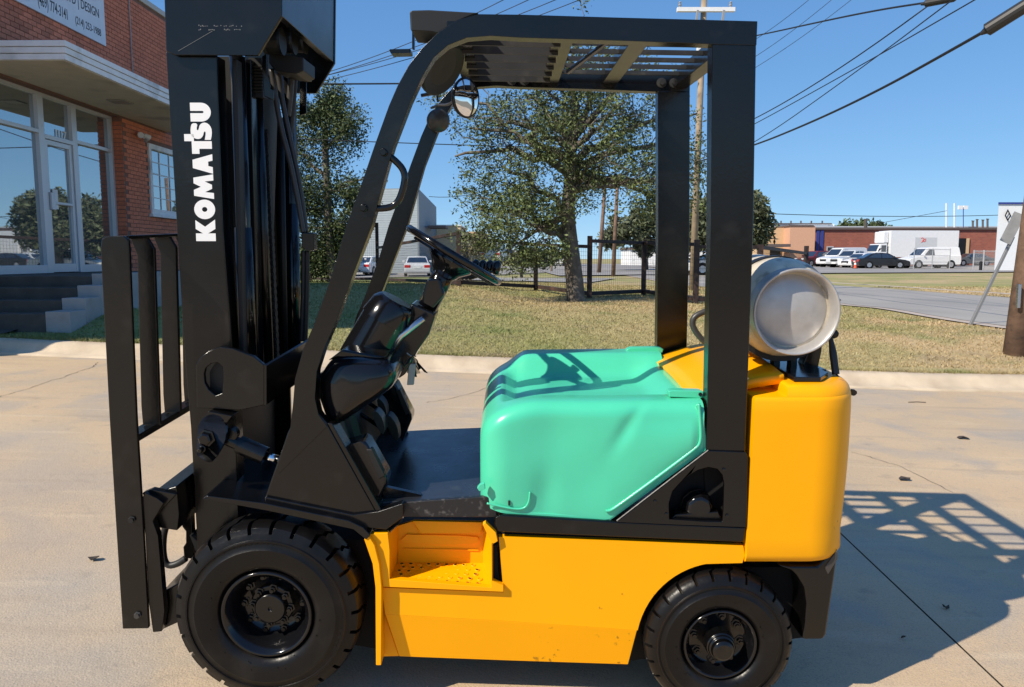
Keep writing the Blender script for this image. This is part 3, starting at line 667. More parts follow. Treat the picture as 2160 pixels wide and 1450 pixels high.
# --- carriage
cs = pp('carriage_plate', [(298, 1052), (306, 1040), (332, 1052), (345, 1062), (322, 1100), (333, 1130), (347, 1290), (341, 1333), (322, 1335), (313, 1270), (306, 1130)], .055, .085, B, lift, .003)
pp('carriage_plate', [(300, 1040), (320, 1032), (372, 1043), (350, 1066), (334, 1075), (305, 1062)], .075, .10, B, lift)
MB().prism([P(x, y, .09) for x, y in [(318, 1042), (372, 1026), (378, 1086), (374, 1120), (322, 1112)]], WD * .80).build('fork_bar', B, lift, bevel=.004)
MB().prism([P(x, y, .09) for x, y in [(340, 1250), (378, 1230), (384, 1310), (344, 1328)]], WD * .80).build('fork_bar', B, lift, bevel=.004)
shifted(cs, .82, lift)
MB().tube(arc([P(x, y, .28) for x, y in [(392, 1090), (362, 1085), (345, 1120), (343, 1170), (352, 1195), (375, 1190), (392, 1178)]], 2), .012, 10).build('hydraulic_hose', M['hose'], lift, smooth=True)
pp('carriage_bracket', [(384, 1085), (404, 1088), (408, 1180), (388, 1178), (386, 1155), (392, 1146), (392, 1122), (384, 1112)], .22, .25, B, lift)
# --- wheels
def wheel(cx, cy, Yc, R, width, rim_r, nlug, front):
    c0 = P(cx, cy, Yc); t = thing('wheel', None, None, c0); t.parent = lift; t.location = c0 - lift.location
    inv = lift.matrix_basis
    Wv = width; gd = .020 if front else .016
    segs = []
    for k in range(nlug): segs += [(k + .0, 1), (k + .42, 1), (k + .82, 1), (k + .835, 0), (k + .985, 0)]
    prof = [(.050, rim_r * .98, 0), (.022, rim_r * 1.0, 0), (.004, rim_r * 1.07, 0), (-.004, rim_r * 1.20, 0), (-.008, rim_r + (R - rim_r) * .50, 0), (-.002, rim_r + (R - rim_r) * .56, 0), (.0, R - gd * 2.7, 0), (-.004, R - gd * 2.6, 0), (-.004, R - gd * 2.35, 0), (.001, R - gd * 2.2, 0), (.006, R - gd * 1.4, 0), (.008, R - gd * 1.25, 1),
            (.014, R - .010, 2), (.030, R - .002, 2), (Wv * .30, R, 2), (Wv * .42, R, 1.2), (Wv * .58, R, 1.3), (Wv * .70, R, 3), (Wv - .03, R - .002, 3), (Wv - .012, R - .012, 3), (Wv - .004, R - gd * 1.4, 0), (Wv, rim_r + .03, 0), (Wv - .03, rim_r, 0)]
    e1 = Vector((1, 0, 0)); e2 = WD.cross(e1); v = []
    for a, r, kind in prof:
        for s, on in segs:
            g = 0
            if kind >= 1 and kind < 3: g = gd * (0 if on else 1) * (1 if kind == 2 else .5)
            sh = 0.5 if kind == 3 else (.25 if kind in (1.2, 1.3) else 0)
            if kind == 3: g = gd * (0 if on else 1)
            if kind == 1: g = gd * .25 * (0 if on else 1)
            an = 2 * pi * (s + sh) / nlug; rr = r - g
            v.append(c0 + WD * a + (e1 * cos(an) + e2 * sin(an)) * rr)
    n = len(segs); k = len(prof); f = [(i * n + j, i * n + (j + 1) % n, (i + 1) * n + (j + 1) % n, (i + 1) * n + j) for i in range(k - 1) for j in range(n)]
    ty = make('tyre', v, f, M['rubber'], t, smooth=True, bevel=0); md = ty.modifiers.new('bevel', 'BEVEL'); md.width = .0022; md.segments = 1; md.limit_method = 'ANGLE'; md.angle_limit = radians(40)
    sm = [p for p in ty.data.polygons]
    # split sharp lug edges
    ty.data.polygons.foreach_set('use_smooth', [True] * len(sm))
    try: ty.data.set_sharp_from_angle(angle=radians(38))
    except Exception: pass
    rp = [(.046, rim_r * .995), (.010, rim_r * .985), (.004, rim_r * .95), (.010, rim_r * .90), (.020, rim_r * .875), (.030, rim_r * .80 if front else rim_r * .83), (.085 if front else .055, rim_r * .76 if front else rim_r * .80), (.10 if front else .06, rim_r * .60 if front else rim_r * .72), (.10 if front else .062, rim_r * .30)]
    MB().lathe(c0, WD, rp, 56).build('rim', M['gloss'], t, smooth=True)
    MB().lathe(c0, WD, [(.13, rim_r * .99), (.13, .01)], 40, capb=True).build('wheel_disc', M['blackmat'], t, smooth=True)
    hubs = []
    if front:
        MB().lathe(c0, WD, [(.10, rim_r * .50), (.075, rim_r * .48), (.070, rim_r * .45), (.068, rim_r * .36), (.050, rim_r * .345), (.044, rim_r * .31), (.044, .006), (.05, .005)], 40, capb=True).build('hub', M['black'], t, smooth=False, bevel=.002)
        bolts = [(rim_r * .405, 8, .068, .011, .15), (rim_r * .645, 10, .099, .012, 0)]
    else:
        MB().lathe(c0, WD, [(.07, rim_r * .42), (.02, rim_r * .41), (-.002, rim_r * .39), (-.006, rim_r * .35), (-.012, rim_r * .345), (-.016, rim_r * .30), (-.030, rim_r * .28), (-.036, rim_r * .20)], 36, capb=True).build('hub', M['black'], t, smooth=False, bevel=.002)
        bolts = [(rim_r * .64, 8, .060, .012, .2)]
    for br, nb_, ya, rs, ph in bolts:
        for i in range(nb_):
            an = 2 * pi * (i + ph) / nb_; c = c0 + WD * ya + (e1 * cos(an) + e2 * sin(an)) * br
            MB().lathe(c, -WD, [(-.004, rs * 1.5), (.002, rs * 1.5), (.003, rs), (.013, rs), (.014, rs * .6), (.022, rs * .6)], 6, capb=True).build('wheel_nut', M['black'], t)
    # raised lettering band and small cast dots on the sidewall
    db = MB()
    for i in range(14):
        an = random.uniform(0, 2 * pi); rr = rim_r * 1.05 + (R - rim_r) * random.uniform(.0, .3); c = c0 + WD * -.003 + (e1 * cos(an) + e2 * sin(an)) * rr; db.lathe(c, -WD, [(0, .0022), (.004, .0015)], 6, capb=True)
    for j, (a0, a1, rr) in enumerate(((-2.25, -1.35, R - .052), (.2, .55, R - .055)) if front else ((.15, .75, R - .058), (-.75, -.2, R - .06))):
        m_ = int((a1 - a0) / .075)
        for i in range(m_):
            an = a0 + (a1 - a0) * i / m_; ra = (e1 * cos(an) - e2 * -sin(an)); c = c0 + WD * -.0005 + ra * rr; tg = WD.cross(ra)
            db.obox(c, ra * random.uniform(.003, .008), tg * (.002 + .006 * random.random()), WD * .0012)
    tag(db.build('sidewall_relief', M['rubber'], t), kind='stuff')
    return t
w1_ = wheel(560, 1300, 0.0, .303, .175, .150, 26, True)
w2_ = wheel(1521, 1364, 0.03, .247, .13, .124, 26, False)
def tree_copy(o, parent, off):
    c = o.copy(); COL.objects.link(c); c.parent = parent; c.location = o.location + off
    for ch in [x for x in COL.objects if x.parent is o]: 
        d = ch.copy(); COL.objects.link(d); d.parent = c
    return c
for w_, sp, wd in ((w1_, .92, .175), (w2_, .86, .13)): tree_copy(w_, lift, WD * sp)
# --- front fender shelf, side panel and cowl
MB().prism([P(x, y, .03) for x, y in [(428, 1050), (436, 1046), (560, 1062), (735, 1098), (765, 1112), (782, 1130), (772, 1140), (745, 1118), (560, 1078), (450, 1058)]], WD * .16).build('fender', B, lift, bevel=.004)
MB().prism([P(x, y, .03) for x, y in [(428, 1050), (560, 1070), (560, 1074), (428, 1054)]], WD * .42 + Vector((.0, 0, .0))).build('fender_shelf', B, lift, bevel=.003)
pp('fender_flange', [(558, 1048), (745, 1086), (795, 1080), (850, 1062), (850, 1092), (815, 1118), (765, 1113), (735, 1099), (558, 1063)], .05, .09, B, lift, .004)
# guard: bent tube pillar and rail, posts
outer = [(588, 1000), (612, 905), (618, 850), (622, 800), (640, 735), (660, 690), (700, 580), (729, 480), (760, 395), (789, 310), (820, 224), (838, 182), (862, 138), (890, 102), (925, 68), (965, 42), (1010, 30), (1100, 31), (1300, 37), (1598, 45)]
inner = [(1596, 96), (1510, 94), (1300, 86), (1100, 80), (1035, 76), (985, 80), (945, 96), (915, 122), (892, 160), (866, 216), (830, 310), (783, 480), (743, 585), (704, 690), (684, 735), (668, 785), (664, 840), (672, 875), (690, 900)]
guard = pp('overhead_guard', outer + inner, .06, .115, B, lift, .010, 3)
GD = .845
shifted(guard, GD, lift)
post = pp('rear_post', [(1503, 90), (1596, 92), (1590, 480), (1573, 955), (1490, 955), (1500, 480)], .063, .125, B, lift, .006, 3)
shifted(post, GD - .005, lift)
side = pp('side_panel', [(612, 900), (605, 915), (590, 960), (557, 1052), (745, 1086), (795, 1081), (690, 893), (668, 868), (640, 880)], .062, .085, B, lift, .006)
pp('side_panel_edge', [(690, 893), (700, 893), (806, 1079), (795, 1083)], .058, .13, B, side, .003)
shifted(side, .86, lift)
# crossbars, slats and bars of the roof
def zline(pxs, Y): return [P(x, y, Y) for x, y in pxs]
def rail_at(t, drop=0):                           # point on the near guard rail, t = 0 front bend .. 1 rear, carried in as a fraction of the width
    a, b = P(985, 60, .115), P(1585, 70, .115); return a.lerp(b, t)
cw = GD - .055
def cross(t, halfw, th, nm, dz=0):
    c = rail_at(t) + WN * dz; ex = (rail_at(1) - rail_at(0)).normalized()
    mb = MB(); v = [c + ex * (halfw * i) + WN * (th * k) + WD * (cw * j) for j in (0, 1) for k in (-1, 1) for i in (-1, 1)]
    mb.add(v, [(0, 1, 3, 2), (4, 6, 7, 5), (0, 4, 5, 1), (1, 5, 7, 3), (3, 7, 6, 2), (2, 6, 4, 0)]); return mb.build(nm, B, lift, bevel=.002)
cross(.34, .033, .022, 'roof_crossbar'); cross(.62, .03, .02, 'roof_crossbar'); cross(.955, .028, .030, 'roof_crossbar'); cross(-.03, .035, .02, 'roof_crossbar')
exg = (rail_at(1) - rail_at(0)).normalized()
for i in range(6):
    Yo = cw * (i + .65) / 6.4
    a, b = rail_at(-.03), rail_at(.34)
    for (p, q, hh_, dz, hw) in ((rail_at(-.03), rail_at(.335), .034, .002, .005), (rail_at(.345), rail_at(.615), .007, .008, .008), (rail_at(.625), rail_at(.955), .007, .008, .008)):
        v = [e + WD * (Yo + hw * j) + WN * (dz + hh_ * k) for e in (p, q) for k in (-1, 1) for j in (-1, 1)]
        MB().add(v, [(0, 1, 3, 2), (4, 6, 7, 5), (0, 4, 5, 1), (1, 5, 7, 3), (3, 7, 6, 2), (2, 6, 4, 0)]).build('roof_bar', M['bounce_black'], lift)
MB().tube([rail_at(.52) - WN * .01 + WD * .04, rail_at(.40) - WN * .03 + WD * (cw * .62)], .009, 8).build('roof_strut', B, lift)
for t_ in (.16, .22, .865, .925):                 # bolts on the far rail
    c = rail_at(t_) + WD * (cw + .0) - WN * .012; MB().lathe(c, -WD, [(0, .020), (.006, .019), (.007, .010), (.02, .010)], 14, capb=True).build('guard_bolt', M['bounce_black'], lift)
# forward lamp box, stubs, lamp head and mirrors
pp('lamp_box', [(864, 26), (868, 22), (905, 21), (1010, 27), (965, 45), (925, 70), (905, 66), (866, 64)], .13, .30, M['blackmat'], lift, .004)
pp('guard_stub', [(820, 104), (866, 103), (866, 112), (824, 113)], .30, .36, B, lift); pp('guard_stub', [(869, 60), (874, 60), (874, 104), (869, 104)], .31, .33, B, lift)
wl = MB(); c = P(936, 145, .30); ax = Vector((-.73, .40, .55)).normalized()
lampo = wl.lathe(c, ax, [(.004, .0), (.0, .085), (-.004, .090), (.0, .095), (.012, .094), (.03, .08), (.06, .05), (.085, .03)], 32, capb=True).build('work_lamp', M['blackmat'], lift, smooth=True)
lampo2 = MB().lathe(c + ax * .002, -ax, [(0, .084), (.001, .05), (-.002, 0)], 32).build('lamp_lens', M['blackmat'], lampo, smooth=True)
MB().tube(arc([P(905, 175, .34), P(920, 185, .36), P(924, 215, .40)], 1), .004, 6).build('mirror_stalk', B, lift)
MB().tube([P(888, 202, .42), P(922, 196, .42)], .006, 6).build('mirror_stalk', B, lift)
mr_c = P(983, 207, .58); mrax = Vector((.78, -.62, -.06)).normalized()
mro = MB().lathe(mr_c, mrax, [(-.03, .03), (-.012, .066), (.0, .072), (.004, .070), (.004, .064)], 36, capa=True).build('round_mirror', M['gloss'], lift, smooth=True)
mro.scale = (1, 1, 1); MB().lathe(mr_c + mrax * .003, mrax, [(0, .065), (.006, .045), (.008, .0)], 36).build('mirror_glass', M['mirror'], mro, smooth=True)
MB().tube(arc([P(958, 212, .60), P(945, 222, .66), P(925, 222, .74), P(910, 228, .84)], 1), .005, 6).build('mirror_stalk', M['silverhose'], lift)
MB().lathe(P(925, 255, .86), Vector((.25, -.9, -.2)), [(-.05, .03), (-.02, .045), (0, .046), (.006, .040), (.008, 0)], 24, capa=True).build('pillar_lamp', M['smoke'], lift, smooth=True)
# grab handle
gh = MB().tube(arc([P(x, y, .075) for x, y in [(808, 322), (830, 335), (855, 362), (852, 395), (838, 432), (812, 441), (770, 439)]], 2), .0105, 12).build('grab_handle', M['gloss'], lift, smooth=True)
for x, y in ((810, 322), (768, 439)): MB().lathe(P(x, y, .06), -WD, [(0, .0115), (.010, .0115), (.012, .010), (.02, .009)], 12, capb=True).build('handle_foot', B, gh)
# --- dash, column, steering wheel, levers, pedals
dpts = chaik2([(668, 800), (690, 765), (712, 752), (800, 757), (825, 768), (834, 790), (830, 815), (806, 838), (764, 866), (702, 908), (684, 888), (672, 850)], 2)
dcx, dcy = 752, 815; rings = []
for Yd, sd2 in ((.085, .05), (.088, .45), (.096, .68), (.112, .86), (.135, .96), (.165, 1.0), (.48, 1.0), (.50, .97), (.505, .9)):
    rings.append([P(x, y, .12) * 1 + (P(dcx, dcy, .12) - P(x, y, .12)) * (1 - sd2) + WD * (Yd - .12) for x, y in dpts])
n = len(dpts); dash = make('dash_cowl', [p for r in rings for p in r], [(i * n + j, i * n + (j + 1) % n, (i + 1) * n + (j + 1) % n, (i + 1) * n + j) for i in range(len(rings) - 1) for j in range(n)] + [list(range(n)), [(len(rings) - 1) * n + j for j in range(n)]], M['gloss'], lift, smooth=True)
pp('dash_top', [(690, 762), (722, 738), (745, 742), (815, 754), (790, 762), (712, 756)], .15, .46, M['gloss'], lift, .008, 3)
a, b = P(772, 750, .34), P(836, 636, .34); axc = (b - a).normalized(); Lc = (b - a).length
cc = MB().lathe(a, axc, [(-.02, .088), (Lc * .66, .084), (Lc * .665, .088), (Lc * .70, .087), (Lc * .93, .078), (Lc, .066), (Lc + .006, .058)], 56, capa=True, capb=True).build('column_cover', M['gloss'], lift, smooth=True)
try: cc.data.set_sharp_from_angle(angle=radians(35))
except Exception: pass
pp('column_panel', [(868, 640), (914, 660), (918, 668), (905, 706), (880, 742), (855, 790), (840, 800), (815, 770)], .36, .50, M['gloss'], lift, .010, 3)
sc_ = MB().tube([P(902, 648, .42), P(925, 600, .42), P(944, 562, .42)], [.036, .040, .036], 20).build('steering_column', M['gloss'], lift, smooth=True)
pp('column_switch', [(892, 618), (900, 590), (928, 588), (938, 622), (912, 652), (890, 640)], .35, .40, M['gloss'], sc_, .008, 3)
swc = P(958, 539, .44); lng = (P(1054, 597, .44) - P(863, 481, .44)); Rs = lng.length / 2 * .97; e1 = lng.normalized(); e2 = (WD * .985 + e1.cross(WD) * -.07).normalized(); nrm = e1.cross(e2).normalized()
if nrm.z < 0: nrm = -nrm
mb = MB(); n, mseg = 56, 10; v = []
for i in range(n):
    a_ = 2 * pi * i / n; rd = e1 * cos(a_) + e2 * sin(a_)
    v += [swc + rd * Rs + (rd * cos(2 * pi * j / mseg) + nrm * sin(2 * pi * j / mseg)) * .0135 for j in range(mseg)]
sw = mb.add(v, [(i * mseg + j, i * mseg + (j + 1) % mseg, ((i + 1) % n) * mseg + (j + 1) % mseg, ((i + 1) % n) * mseg + j) for i in range(n) for j in range(mseg)]).build('steering_wheel', M['gloss'], lift, smooth=True)
MB().lathe(swc - nrm * .085, nrm, [(-.02, .035), (.0, .04), (.03, .06), (.055, .085), (.07, .088), (.078, .06), (.08, 0)], 32, capa=True).build('wheel_hub', M['gloss'], sw, smooth=True)
for a_ in (0.5, 2.6, 4.7):
    rd = e1 * cos(a_) + e2 * sin(a_); sd_ = nrm.cross(rd)
    MB().obox(swc + rd * (Rs * .66) - nrm * .02, rd * (Rs * .34), sd_ * .014, nrm * .005).build('spoke', M['gloss'], sw, bevel=.003)
for i in range(4): MB().lathe(P(1003 + 15 * i, 560 + i, .74 - .03 * i), Vector((.2, .1, 1)), [(-.03, .011), (-.012, .016), (.012, .016), (.022, .008)], 14, capa=True, capb=True).build('control_lever_knob', M['gloss'], lift, smooth=True)
for i in range(4): MB().tube([P(1002 + 15 * i, 568 + i, .74 - .03 * i), P(965 + 8 * i, 590, .70 - .03 * i)], .005, 6).build('control_lever', B, lift)
MB().tube([P(812, 756, .30), P(846, 708, .30), P(893, 672, .30)], [.009, .013, .010], 10).build('parking_brake_lever', M['steel'], lift, smooth=True)
MB().tube([P(700, 800, .3), P(720, 880, .3), P(740, 950, .3)], .05, 8).build('cowl_filler', M['blackmat'], lift)
MB().prism([P(x, y, .13) for x, y in [(672, 860), (704, 905), (760, 868), (830, 830), (850, 900), (800, 1000), (790, 1070), (690, 893)]], WD * .03).build('toe_board_edge', M['blackmat'], lift) if False else None
tb = [P(672, 880, .14), P(750, 1010, .14), P(756, 1010, .14), P(690, 870, .14)]
MB().prism([P(675, 790, .14), P(745, 1010, .14), P(738, 1016, .14), P(660, 800, .14)], WD * .78).build('toe_board', M['blackmat'], lift)
for dx, dy, Y in ((0, 0, .10), (58, -82, .72)):
    pts = [(712, 945), (766, 930), (774, 936), (816, 1010), (816, 1022), (790, 1078), (720, 965)]
    if Y > .5: pts = [(x * .78 + 232, y * .86 + 7) for x, y in pts]
    vb = pp('step_lamp_box', pts, Y, Y + .10, M['gloss'], lift, .010, 3)
    q = [(772, 948), (784, 948), (812, 1005), (800, 1012)]
    if Y > .5: q = [(x * .78 + 232, y * .86 + 7) for x, y in q]
    pp('vent', q, Y - .003, Y + .03, M['blackmat'], vb, .004)
for x, y, s, Y in ((800, 893, 1, .45), (828, 905, 1.15, .52), (806, 862, .8, .58)):
    MB().prism([P(x + a_ * s, y + b_ * s, Y) for a_, b_ in chaik2([(-14, -22), (-6, -26), (8, -8), (12, 18), (8, 24), (0, 18), (-12, -8)], 1)], WD * .07).build('pedal', M['silverhose'] if s == 1 else M['blackmat'], lift, bevel=.003)
    MB().tube([P(x + 4, y + 10, Y + .03), P(x - 40, y - 20, Y + .03)], .008, 6).build('pedal_arm', B, lift)
# --- floor and sills
zf = P(950, 1050, .09)
MB().prism([P(x, y, .085) for x, y in [(735, 1084), (850, 1060), (1012, 1049), (1048, 1049), (1048, 1092), (850, 1091), (846, 1096), (770, 1118), (740, 1100)]], WD * .02).build('floor_edge', M['worn'], lift, bevel=.004)
fp = MB().prism([P(x, y, .1055) for x, y in [(690, 1066), (850, 1057), (1100, 1047), (1100, 1064), (850, 1074), (690, 1085)]], WD * .87).build('floor_plate', M['floor'], lift, bevel=.003)
for (x, y, r) in ((866, 1046, .020), (984, 1031, .013), (916, 912, .018), (972, 923, .012)):
    Yq = .16 if y > 1000 else .86
    c = P(x, y, Yq); 
MB().prism([P(990, 1031, .25), P(1000, 1031, .25), P(1000, 1036, .25), P(990, 1036, .25)], WD * .55).build('floor_rib', M['floor'], fp)
MB().prism([P(815, 1028, .14), P(888, 1044, .14), P(888, 1048, .14), P(800, 1050, .14)], WD * .02).build('floor_gusset', B, fp)
sill = pp('sill', [(1044, 1092), (1062, 1086), (1300, 1101), (1575, 1113), (1570, 1145), (1050, 1123), (1043, 1110)], .062, .95, B, lift, .006, 3)
# --- chassis side with its lower panel leaning in, step pocket
up = [(1052, 1133), (1310, 1142), (1568, 1152), (1571, 1172), (1566, 1188), (1490, 1190)] + [(1522 + 181 * cos(a), 1368 + 181 * sin(a)) for a in np.linspace(-1.80, -2.93, 14)] + [(1344, 1330), (1060, 1310), (812, 1296), (806, 1240), (1062, 1250)]
ch = pp('chassis_side', up, .07, .095, YL, lift, .005, 3)
lowv = [P(x, y, Y) for x, y, Y in [(812, 1296, .07), (1060, 1310, .07), (1344, 1330, .07), (1325, 1402, .092), (1080, 1394, .092), (842, 1385, .092)]]
MB().prism([v + WD * .0003 for v in lowv], WD * .02).build('lower_panel', YL, ch, bevel=.002)
pp('front_plate', [(773, 1140), (788, 1148), (803, 1185), (806, 1240), (812, 1296), (842, 1385), (803, 1386), (803, 1404), (793, 1404), (793, 1235), (786, 1185)], .098, .12, YL, lift)
pp('front_flange', [(768, 1138), (777, 1130), (790, 1150), (800, 1190), (805, 1240), (804, 1404), (793, 1404), (792, 1240), (786, 1190)], .035, .10, YL, lift, .002)
MB().prism([P(x, y, .27) for x, y in [(830, 1150), (1540, 1160), (1340, 1370), (830, 1355)]], WD * .5).build('frame_box', M['blackmat'], lift)
MB().prism([P(x, y, .10) for x, y in [(1050, 1118), (1568, 1139), (1568, 1156), (1050, 1138)]], WD * .80).build('sill_gap_shade', M['dark'], lift)  # dark filler: shade of the gap under the sill put into its colour
# step pocket
fo = [(779, 1127), (818, 1125), (822, 1160), (822, 1222), (1036, 1240), (1036, 1145), (1018, 1107), (1024, 1103), (1046, 1124), (1050, 1142), (1037, 1150), (1038, 1225), (1062, 1236), (1062, 1249), (808, 1238), (800, 1190), (790, 1155)]
sp_ = pp('step_pocket', fo, .052, .075, YL, lift, .004)
bw = pp('back_wall', [(838, 1110), (870, 1100), (1022, 1102), (1022, 1200), (838, 1200)], .185, .20, YL, sp_)
pp('wall_rib', chaik2([(858, 1128), (1005, 1131), (1012, 1140), (1005, 1149), (850, 1147), (845, 1140)], 1), .178, .186, YL, sp_, .004)
pp('wall_rib', [(850, 1157), (1010, 1160), (1010, 1163), (850, 1160)], .180, .186, YL, sp_, .002)
pp('wall_rib', [(868, 1099), (1020, 1102), (1016, 1126), (885, 1126)], .168, .186, YL, sp_, .006)
def quad(name, pts, m, parent, th=WD * .004): return MB().prism(pts, th).build(name, m, parent)
lw_ = [P(820, 1126, .07), P(840, 1108, .185), P(838, 1188, .185), P(822, 1224, .07)]
quad('side_wall', lw_, YL, sp_, Vector((-.006, 0, 0))); rw_ = [P(1036, 1118, .07), P(1019, 1104, .185), P(1019, 1188, .185), P(1036, 1241, .07)]; quad('side_wall', rw_, YL, sp_, Vector((.006, 0, 0)))
tq = [P(822, 1224, .07), P(1036, 1241, .07), P(1019, 1188, .185), P(838, 1186, .185)]
tp = quad('tread_plate', tq, YL, sp_, Vector((0, 0, -.006)))
tn = (tq[1] - tq[0]).cross(tq[3] - tq[0]).normalized(); tn = tn if tn.z > 0 else -tn
ring = MB(); holes = MB()
for r_ in range(5):
    for c_ in range(9):
        u_, v_ = (c_ + .6 + .3 * (r_ % 2)) / 9.8, (r_ + .6) / 5.2
        p = tq[0].lerp(tq[1], u_).lerp(tq[3].lerp(tq[2], u_), v_)
        ring.lathe(p, tn, [(-.002, .0095), (.003, .0085), (.0045, .007), (.003, .006)], 12)
        (holes if (r_ * 9 + c_) % 7 != 3 else ring).lathe(p, tn, [(.0022, .0062), (.0022, .0005)], 10, capb=True)
ring.build('tread_studs', YL, tp, smooth=True); holes.build('stud_hole', M['dark'], tp)
pp('pocket_void', [(1040, 1150), (1049, 1148), (1052, 1232), (1041, 1226)], .085, .10, M['dark'], sp_)
# --- hood: a rounded pressed shell
hx0 = P(1012, 990, .09).x; hx1 = P(1486, 860, .07).x
def hood():
    r = .085; Y0, Y1 = .065, .955
    zt_f = P(1040, 846, .12); zt_r = P(1440, 842, .12)
    # height along WN measured in the truck frame
    def hgt(p): return WN.dot(p)
    tf, trr = hgt(zt_f), hgt(zt_r)
    bot = [(1010, hgt(P(1023, 1074, .065))), (1062, hgt(P(1062, 1085, .065))), (1285, hgt(P(1285, 1099, .065))), (1487, hgt(P(1487, 947, .065)))]
    bxs = [P(x, 1050, .065).x for x, _ in bot]; bzs = [z for _, z in bot]
    bxs[0] = hx0
    xsn = []
    nc = 9
    st_ = [(hx0 + r * (1 - cos(a)), r * (1 - sin(a))) for a in np.linspace(0, pi / 2, nc)]
    xs_ = [s for s in st_] + [(x, 0) for x in np.linspace(hx0 + r, hx1, 44)[1:]]
    def nose(X):                                 # the front edge of the top rolls over with a large radius
        q = max(0.0, 1 - (X - hx0) / .20); return .115 * (1 - sqrt(max(0, 1 - q * q)))
    rings = []
    for X, inset in xs_:
        s = (X - hx0) / (hx1 - hx0); top = tf + (trr - tf) * s - max(nose(X), inset * .5); zb_ = float(np.interp(X, bxs, bzs)) + (inset * .12)
        if s > .93: zb_ = zb_
        ya, yb = Y0 + inset * .75, Y1 - inset * .75
        rr = .05
        sec = []
        nv = 16
        for i in range(nv): 
            t = i / (nv - 1); z = zb_ + (top - rr - zb_) * t
            bulge = -.010 * sin(pi * min(1, t * 1.0)) * min(1, s * 6 + .3)
            sec.append((ya + .0 - bulge * -1 * 0 + .006 * (1 - t) + (bulge if s < .97 else 0), z))
        for a in np.linspace(0, pi / 2, 7)[1:]: sec.append((ya + rr * (1 - cos(a)), top - rr + rr * sin(a)))
        W = yb - ya
        for t in np.linspace(.085, .915, 27):
            y = ya + rr + (W - 2 * rr) * (t - .0)
            # the seat deck: a shallow tray between two shoulders
            dip = .05 * (smoothstep((t - .085) / .13) - smoothstep((t - .74) / .12)) * smoothstep((s - .08) / .10) * (1 - .85 * smoothstep((s - .80) / .16))
            far = .034 * smoothstep((t - .76) / .10) * smoothstep((s - .10) / .14)
            sec.append((y, top - dip + far + .004 * sin(pi * t)))
        topf = top + .034 * smoothstep((s - .10) / .14)
        for a in np.linspace(pi / 2, 0, 7)[:-1]: sec.append((yb - rr * (1 - cos(a)), topf - rr + rr * sin(a)))
        for i in range(6): t = 1 - i / 5; sec.append((yb, zb_ + (topf - rr - zb_) * t))
        rings.append([(X, y, z) for y, z in sec])
    A = np.array(rings)
    # dents in the near skin
    X, Yy, Zz = A[..., 0], A[..., 1], A[..., 2]
    for (px_, py_, rad, dp, kx, kz, rot) in ((1165, 915, .10, .013, 1, 1, .5), (1190, 985, .14, .010, 1.2, 1, .2), (1325, 905, .075, .013, 1, .25, .95), (1345, 890, .06, -.005, 1, .2, .95), (1420, 1000, .08, .006, 1, .3, .7), (1150, 1040, .07, .010, .6, 1.2, 0), (1390, 880, .10, .006, 1.2, .5, 0), (1250, 1010, .12, .006, 1.3, .8, .6)):
        p = P(px_, py_, .065); dx = (X - p.x); dz = (Zz - WN.dot(p)); xr = dx * cos(rot) + dz * sin(rot); zr = -dx * sin(rot) + dz * cos(rot)
        g = np.exp(-((xr / (rad * kx)) ** 2 + (zr / (rad * kz)) ** 2)); A[..., 1] += dp * g * (Yy < .2)
    v = [Vector((x, 0, 0)) + WD * y + WN * z for x, y, z in A.reshape(-1, 3)]
    nr, ns = A.shape[0], A.shape[1]
    f = [(i * ns + j, i * ns + j + 1, (i + 1) * ns + j + 1, (i + 1) * ns + j) for i in range(nr - 1) for j in range(ns - 1)]
    f.append(list(range(ns))); f.append([(nr - 1) * ns + j for j in range(ns)][::-1])
    return make('hood', v, f, TL, lift, smooth=True)
hd = hood()
try: hd.data.set_sharp_from_angle(angle=radians(50))
except Exception: pass
# pressed bead along the hood's lower and rear edge, small catch, scratches
bead = arc([P(x, y, .066) for x, y in [(1474, 852), (1478, 900), (1478, 935), (1465, 948), (1380, 1012), (1300, 1070), (1286, 1078), (1278, 1078)]], 2)
MB().tube(bead, .005, 8).build('edge_bead', TL, hd, smooth=True)
MB().tube(arc([P(x, y, .066) for x, y in [(1118, 1038), (1116, 1060), (1106, 1074), (1080, 1074), (1027, 1062)]], 2), .0035, 8).build('edge_bead', TL, hd, smooth=True)
fs = [(1062, 1087), (1285, 1100), (1492, 949), (1487, 900), (1484, 870), (1474, 850)]
MB().prism([P(x, y, .074) for x, y in fs] + [P(x, y, .074) for x, y in [(1468, 856), (1478, 900), (1480, 942), (1282, 1092), (1062, 1078)]], WD * .01).build('hood_flange', TL, hd, bevel=.002)
MB().prism([P(x, y, .05) for x, y in [(1006, 1030), (1012, 1023), (1022, 1020), (1024, 1032), (1011, 1037)]], WD * .018).build('hood_catch', TL, hd, bevel=.002)
MB().prism([P(x, y, .063) for x, y in [(1072, 1057), (1076, 1057), (1076, 1067), (1072, 1067)]], WD * .02).build('hood_slot', M['dark'], hd)
nh = pp('hood_hinge', [(1410, 826), (1418, 824), (1478, 825), (1488, 829), (1488, 836), (1480, 841), (1412, 838)], .13, .17, TL, lift, .004)
MB().lathe(P(1477, 832, .13), -WD, [(0, .006), (.003, .006)], 12, capb=True).build('hinge_pin', M['blackmat'], nh)
pp('hood_hinge', [(1322, 738), (1330, 734), (1392, 733), (1400, 737), (1398, 744), (1320, 748)], .84, .88, TL, lift, .004)
